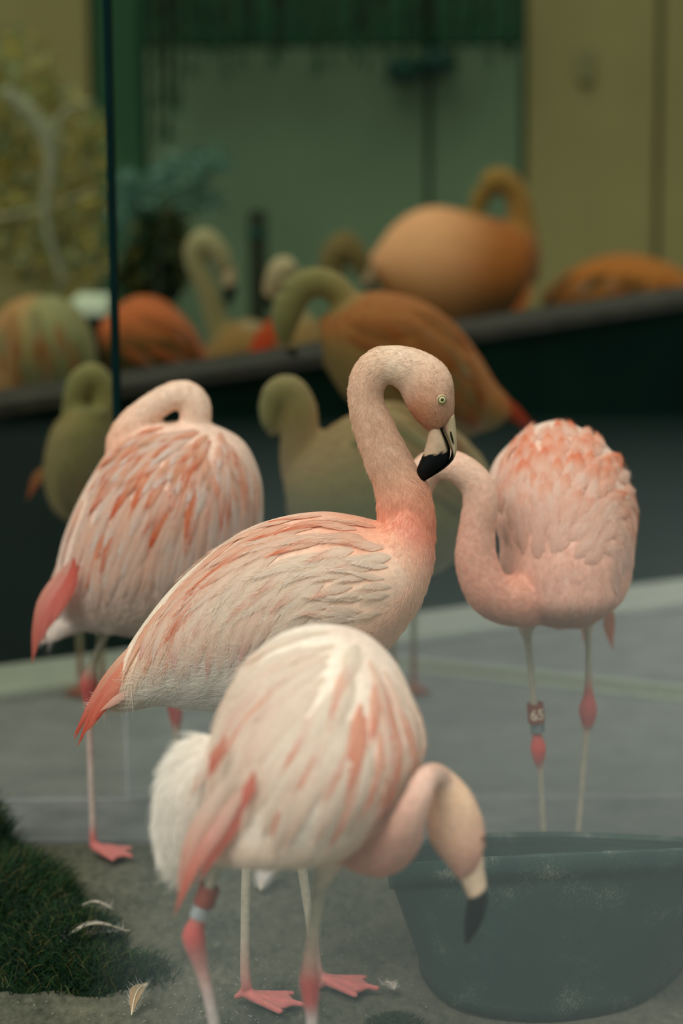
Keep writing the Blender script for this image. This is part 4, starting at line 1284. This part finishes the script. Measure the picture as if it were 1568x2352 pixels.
# ------------------------------------------------------------------ grass clumps
M_GRASS = colour_attr_mat('grass_blade', 0.6, 0.25, 200, 0.1)
M_MOSS = simple_mat('mossy_earth', lin(6, 22, 12), lin(16, 34, 16), 25, .9, .1, .4)
def mound(name, label, blobs, count, seed, hmul=1.0, blade=(.03, .06), cat='grass', holes=()):
    r = np.random.default_rng(seed)
    P = []
    hf = lambda x, y: max([0.0] + [h * max(0, 1 - ((x - cx) / rx) ** 2 - ((y - cy) / ry) ** 2) for cx, cy, rx, ry, h in blobs])
    x0 = min(c[0] - c[2] for c in blobs); x1 = max(c[0] + c[2] for c in blobs)
    y0 = min(c[1] - c[3] for c in blobs); y1 = max(c[1] + c[3] for c in blobs)
    org = Vector(((x0 + x1) / 2, (y0 + y1) / 2, 0))
    nx, ny = 48, 60
    v = []
    for j in range(ny):
        for i in range(nx):
            x, y = x0 + (x1 - x0) * i / (nx - 1), y0 + (y1 - y0) * j / (ny - 1)
            h = hf(x, y)
            v.append((x, y, h + (0.008 * math.sin(x * 60) * math.sin(y * 47) if h > .01 else 0) - 0.015))
    f = [(j * nx + i, j * nx + i + 1, (j + 1) * nx + i + 1, (j + 1) * nx + i) for j in range(ny - 1) for i in range(nx - 1)]
    root = empty(name, org, label, cat)
    root['kind'] = 'stuff'
    o = mesh_obj('mossy_earth', v, f, M_MOSS, root, origin=org)
    pts, cols = [], []
    while len(pts) < count:
        x, y = r.uniform(x0, x1), r.uniform(y0, y1)
        h = hf(x, y)
        if h < .006 or r.random() > min(1, h / .03 + .1): continue
        L = r.uniform(*blade) * (0.6 + min(1, h / .05) * .6)
        a = r.uniform(0, 2 * math.pi); tilt = r.uniform(.25, .9)
        d = np.array((math.cos(a) * tilt, math.sin(a) * tilt, 1.0)); d /= np.linalg.norm(d)
        p = np.array((x, y, h - .018))
        pts.append([p, p + d * L * .4, p + d * L * .75 + np.array((d[0], d[1], -.2)) * L * .1, p + d * L + np.array((d[0], d[1], -.6)) * L * .25])
        c = lerp(lin(4, 34, 20), lin(34, 70, 26), r.random() ** 2)
        if r.random() < .12: c = lin(84, 84, 44)
        cols.append(c)
    st = strands('grass_blades', np.array(pts) - np.array(org), np.array(cols), .0012, M_GRASS, root)
    return root
q = lambda px, py: G(px, py)
g0, g1, g2, g3 = q(-30, 2010), q(90, 2180), q(230, 2240), q(-40, 2110)  # mound modelled over the dark area where the reflected veil is blocked
mound('grass', 'dark green grassy mound modelled for the dark gap in the reflection veil beside the sandy ground',
      [(g0.x - .13, g0.y - .05, .20, .36, .22), (g3.x, g3.y, .2, .3, .09), (g1.x, g1.y, .17, .22, .05), (g2.x, g2.y, .15, .11, .03)], 15000, 5)
t0 = q(905, 2350)
mound('grass', 'small dark green tuft at the foot of the tub', [(t0.x, t0.y, .06, .05, .02)], 1200, 6, blade=(.012, .025))

# ------------------------------------------------------------------ loose feathers and down on the ground
M_FWHITE = colour_attr_mat('shed_feather', .7, .2, 60, .12, bump=.4, translucent=.25, barbs=True)
def shed(px, py, px2, py2, width, label, z=0.012, curl=.2, col=(176, 174, 162), col2=(186, 170, 156), fluff=0, lift=0.0, gz=0.0):
    a, c = G(px, py, gz), G(px2, py2, gz)
    org = Vector((a.x, a.y, gz))
    L = (c - a).length; d = (c - a).normalized(); s = Vector((-d.y, d.x, 0))
    n = 12; cross = (-1, -.5, 0, .5, 1)
    vs, cs, uv = [], [], []
    for i in range(n):
        t = i / (n - 1)
        w = width * min(1, .12 + 1.8 * t) * max(.03, 1 - t ** 3) ** .6
        p = d * (L * t) + s * (curl * L * t * (1 - t)) + Vector((0, 0, .004 + z * math.sin(math.pi * min(1, t * 1.1)) + lift * t))
        for x in cross:
            vs.append(p + s * (w * x) + Vector((0, 0, .35 * w * (x * x))))
            cs.append(lerp(lin(*col), lin(*col2), t) * (1 if x else .9)); uv.append((.5 + .5 * x, t * 2))
    k = 5
    f = [(i * k + j, i * k + j + 1, (i + 1) * k + j + 1, (i + 1) * k + j) for i in range(n - 1) for j in range(k - 1)]
    root = empty('shed_feather', org, label, 'feather')
    mesh_obj('vane', vs, f, M_FWHITE, root, cols=cs, uvs=uv)
    qp = [d * (L * t) + s * (curl * L * t * (1 - t)) + Vector((0, 0, .006 + z * math.sin(math.pi * min(1, max(0, t) * 1.1)) + lift * t)) for t in np.linspace(-.08, .9, 12)]
    v, f = tube3(qp, list(np.linspace(.0012, .0004, 12)), 6).data()
    mesh_obj('shaft', v, f, M_CREAM, root)
    if fluff:
        r = np.random.default_rng(int(px))
        pts = []
        for i in range(fluff):
            t = r.random() * .9; sd = r.choice((-1, 1))
            p = np.array(d * (L * t) + s * (curl * L * t * (1 - t)) + Vector((0, 0, .006 + lift * t)))
            dr = np.array(s) * sd * r.uniform(.5, 1) + np.array(d) * r.uniform(-.3, .7) + np.array((0, 0, r.uniform(0, .9)))
            l = width * r.uniform(.8, 1.9)
            pts.append([p, p + dr * l * .5, p + dr * l + np.array((0, 0, .3 * l))])
        strands('down', np.array(pts), np.tile(lin(232, 226, 218), (fluff, 1)), .00025, M_DOWN, root)
    return root
shed(140, 2170, 300, 2142, .011, 'long white feather lying on the edge of the grassy mound', z=.02, curl=.3, gz=.03, fluff=120)
shed(185, 2088, 262, 2092, .007, 'short white feather on the grass above the long one', z=.012, curl=-.2, gz=.03, fluff=60)
shed(303, 2333, 338, 2300, .014, 'curled cream feather with downy top standing on the ground', z=.01, curl=.25, col=(190, 150, 112), col2=(150, 142, 112), fluff=60, lift=.03)
shed(598, 2048, 630, 2022, .018, 'fluffy white down feather between the legs of the sharp bird', z=.01, fluff=420, col=(238, 230, 226), col2=(240, 234, 230), lift=.03)
shed(880, 2268, 905, 2290, .008, 'tiny white down feather beside the foot of the tub', z=.008, fluff=160, lift=.008)
# flecks of down and grit scattered about, far too many to count
r = np.random.default_rng(77)
pts, cols = [], []
for i in range(420):
    p = G(r.uniform(250, 1000), r.uniform(2020, 2352)) if i % 3 else G(r.uniform(-20, 700), r.uniform(2200, 2352))
    a = r.uniform(0, 6.28); l = r.uniform(.002, .006)
    d = np.array((math.cos(a), math.sin(a), r.uniform(.0, .5))) * l
    p = np.array(p) + np.array((0, 0, .001))
    pts.append([p, p + d * .5, p + d]); cols.append(lin(214, 210, 196) * r.uniform(.5, 1))
tag(strands('down_flecks', np.array(pts), np.array(cols), .0005, M_DOWN), 'tiny pale flecks of down scattered over the ground', 'down', kind='stuff')

# ------------------------------------------------------------------ background planting and fittings
M_BARK = simple_mat('pale_bark', lin(150, 150, 126), lin(136, 136, 112), 30, .8)
M_DARKBARK = simple_mat('dark_bark', lin(30, 38, 24), lin(44, 50, 32), 30, .8)
M_TWIG = simple_mat('green_twig', lin(84, 116, 96), lin(98, 128, 106), 30, .8)
M_LEAF = colour_attr_mat('leaf', .6, .25, 30, .15, translucent=.2)
def foliage(name, label, cat, Yc, blobs, palette, leaves, leafsize, branches, seed, group=None, branch_mat=None, narrow=.35):
    """blobs: (px, py, rx px, ry px, depth m); branches: lists of (px, py, r px)"""
    r = np.random.default_rng(seed)
    p0 = W(blobs[0][0], 1000, Yc)
    org = Vector((p0.x, Yc, 0))
    root = empty(name, org, label, cat, group)
    for br in branches:
        v, f = tube([(*q_, 0) for q_ in br], Yc - blobs[0][4] - .06, 24, 8).data()
        mesh_obj('branch', v, f, branch_mat or M_BARK, root, origin=org)
    # trunk stem down to the ground
    v, f = tube3([org + Vector((0, 0, 0)), org + Vector((.02, 0, .5)), org + Vector((0, 0, max(.6, W(blobs[0][0], blobs[0][1], Yc).z)))], [.03, .026, .016], 8).data()
    mesh_obj('stem', v, f, branch_mat or M_BARK, root, origin=org)
    vs, fs, cs = [], [], []
    areas = np.array([b_[2] * b_[3] for b_ in blobs], dtype=float); areas /= areas.sum()
    for i in range(leaves):
        bx, by, rx, ry, dz = blobs[r.choice(len(blobs), p=areas)]
        a, k = r.uniform(0, 2 * math.pi), math.sqrt(r.random())
        p = np.array(W(bx + rx * k * math.cos(a), by + ry * k * math.sin(a), Yc + r.uniform(-dz, dz)))
        d = r.normal(0, 1, 3); d[2] -= .4; d /= np.linalg.norm(d)
        s_ = np.cross(d, r.normal(0, 1, 3)); s_ /= np.linalg.norm(s_)
        l = leafsize * r.uniform(.6, 1.3); w = l * narrow
        k0 = len(vs)
        nrm = np.cross(d, s_)
        vs += [p, p + d * l * .5 + s_ * w + nrm * w * .2, p + d * l, p + d * l * .5 - s_ * w + nrm * w * .2]
        fs.append((k0, k0 + 1, k0 + 2, k0 + 3))
        c = lin(*palette[r.integers(len(palette))]) * r.uniform(.75, 1.2)
        cs += [c] * 4
    o = mesh_obj('leaves', [v_ - np.array(org) for v_ in vs], fs, M_LEAF, root, smooth=False, cols=cs)
    o['kind'] = 'stuff'
    return root
foliage('shrub', 'tall olive and yellow shrub with bare pale branches beyond the paler glass', 'shrub', 9.6,
        [(90, 380, 170, 200, .4), (60, 540, 170, 110, .4), (140, 610, 120, 60, .4), (20, 200, 100, 130, .4), (-120, 380, 150, 280, .4)],
        [(176, 162, 92), (158, 156, 92), (196, 170, 86), (140, 156, 112), (172, 176, 136)], 3200, .055,
        [[(150, 660, 8), (105, 500, 10), (118, 360, 17), (80, 270, 19), (10, 205, 16)], [(112, 340, 9), (150, 255, 7), (215, 235, 5)], [(-10, 500, 6), (100, 480, 5), (220, 436, 4)]], 31)
foliage('conifer', 'blue-green feathery branch reaching in front of the green wall', 'shrub', 9.1,
        [(330, 430, 75, 42, .15), (420, 390, 60, 30, .12), (480, 370, 40, 22, .1), (320, 490, 70, 40, .15), (450, 460, 60, 22, .1)],
        [(104, 150, 136), (86, 130, 112), (134, 164, 160), (88, 124, 96)], 1500, .05,
        [[(270, 600, 6), (330, 480, 5), (420, 420, 4), (510, 360, 2)], [(330, 490, 4), (420, 470, 3), (500, 450, 2)]], 32, narrow=.14, branch_mat=M_TWIG)
foliage('shrub', 'dark leafy bush behind the resting orange bird', 'shrub', 8.75, [(370, 560, 60, 70, .15), (350, 630, 70, 50, .15)], [(40, 56, 30), (60, 66, 30), (30, 60, 40), (90, 84, 36)], 1100, .06,
        [[(360, 700, 8), (365, 600, 6), (375, 510, 4)]], 33, branch_mat=M_DARKBARK)
# hanging dark greenery over the top of the far wall: each trailing stem its own vine
r = np.random.default_rng(9)
tops = [348, 376, 404, 432, 470, 505, 545, 580, 620, 655, 690, 730, 770, 805, 845, 880, 925, 960, 1000, 1040, 1080, 1120, 1160]
vine = None
for i, px in enumerate(tops):
    px += r.uniform(-8, 8); yb = r.uniform(100, 180) if i > 2 else r.uniform(260, 480) - 20 * i; Yc = 10.3
    p = W(px, -60, Yc)
    lab = 'dark green trailing vine hanging over the top of the green wall'
    org = Vector((p.x, Yc, p.z))
    root = empty('hanging_vine', org, lab if i > 2 else 'long dark vine trailing down beside the dark green panel', 'vine', 'vines hanging over the green wall' if i > 2 else 'long vines beside the dark green panel')
    zb = W(px, yb, Yc).z - p.z
    v, f = tube3([(0, .12, .04), (0, 0, .0), (.01, 0, zb * .5), (0, 0, zb)], [.022, .02, .012, .004], 6).data()
    mesh_obj('stem', v, f, M_DARKBARK, root)
    vs, fs, cs = [], [], []
    for k in range(26 if i > 2 else 60):
        z = zb * r.random(); q0 = np.array((r.normal(0, .008), r.normal(0, .012), z))
        d = np.array((r.normal(0, .25), r.normal(0, .25), -1.0)); d /= np.linalg.norm(d)
        s_ = np.cross(d, r.normal(0, 1, 3)); s_ /= np.linalg.norm(s_)
        l = .06; k0 = len(vs)
        vs += [q0, q0 + d * l * .5 + s_ * .009, q0 + d * l, q0 + d * l * .5 - s_ * .009]
        fs.append((k0, k0 + 1, k0 + 2, k0 + 3)); cs += [lin(24, 66, 44) * r.uniform(.7, 1.3)] * 4
    o = mesh_obj('leaves', vs, fs, M_LEAF, root, smooth=False, cols=cs); o['kind'] = 'stuff'
# dark twin fitting on the seam of the green wall
p = W(965, 152, YB - .06)
M_DARK = simple_mat('dark_metal', lin(20, 62, 56), lin(26, 70, 62), 20, .5)
fit = empty('wall_fitting', p, 'dark twin-lobed fitting fixed across the seam of the green wall', 'lamp')
for sx_, dz_ in ((-.075, -.012), (.07, .02)):
    v, f = tube3([(sx_, -.02, .05 + dz_), (sx_, -.03, .035 + dz_), (sx_, -.05, -.01 + dz_), (sx_, -.06, -.035 + dz_)], [.02, .05, .075, .07], 16).data()
    mesh_obj('fitting_lobe', v, f, M_DARK, fit)
v, f = box_data(-.14, .12, -.02, .07, -.008, .03)
bevel(mesh_obj('bracket', v, f, M_DARK, fit, smooth=False), .004)
p = W(1342, 150, YB)
v, f = box_data(-.03, .03, -.04, .0, -.07, .07)
h = bevel(mesh_obj('handle', v, f, simple_mat('dull_olive_metal', lin(120, 116, 82), lin(126, 122, 88), 10), bw, smooth=False), .008)
h.location = p
# dark post and pale block behind the birds
p = W(592, 600, 8.8)
zt = W(592, 482, 8.8).z
post = empty('post', (p.x, 8.8, 0), 'dark round wooden post standing behind the pale-necked bird', 'post')
v, f = tube3([(0, 0, 0), (0, 0, zt * .5), (0, 0, zt - .02), (0, 0, zt)], [.034, .034, .034, .026], 14).data()
mesh_obj('shaft', v, f, M_DARKBARK, post)
v, f = tube3([(0, 0, zt - .10), (0, 0, zt - .095), (0, 0, zt - .07), (0, 0, zt - .065)], [.035, .038, .038, .035], 14).data()
mesh_obj('collar', v, f, M_DARK, post)
p = W(208, 698, 8.6)
slabm = simple_mat('pale_stone', lin(214, 226, 206), lin(226, 234, 214), 10, .8)
zt = W(208, 682, 8.6).z
blk = empty('stone_ledge', (p.x, 8.6, 0), 'pale stone ledge glimpsed past the mottled bird', 'ledge')
v, f = box_data(-.06, .07, -.08, .12, zt - .06, zt)
bevel(mesh_obj('slab', v, f, slabm, blk, smooth=False), .01)
v, f = box_data(-.05, .06, -.05, .1, 0, zt - .06)
bevel(mesh_obj('pier', v, f, M_POOLWALL, blk, smooth=False), .01)
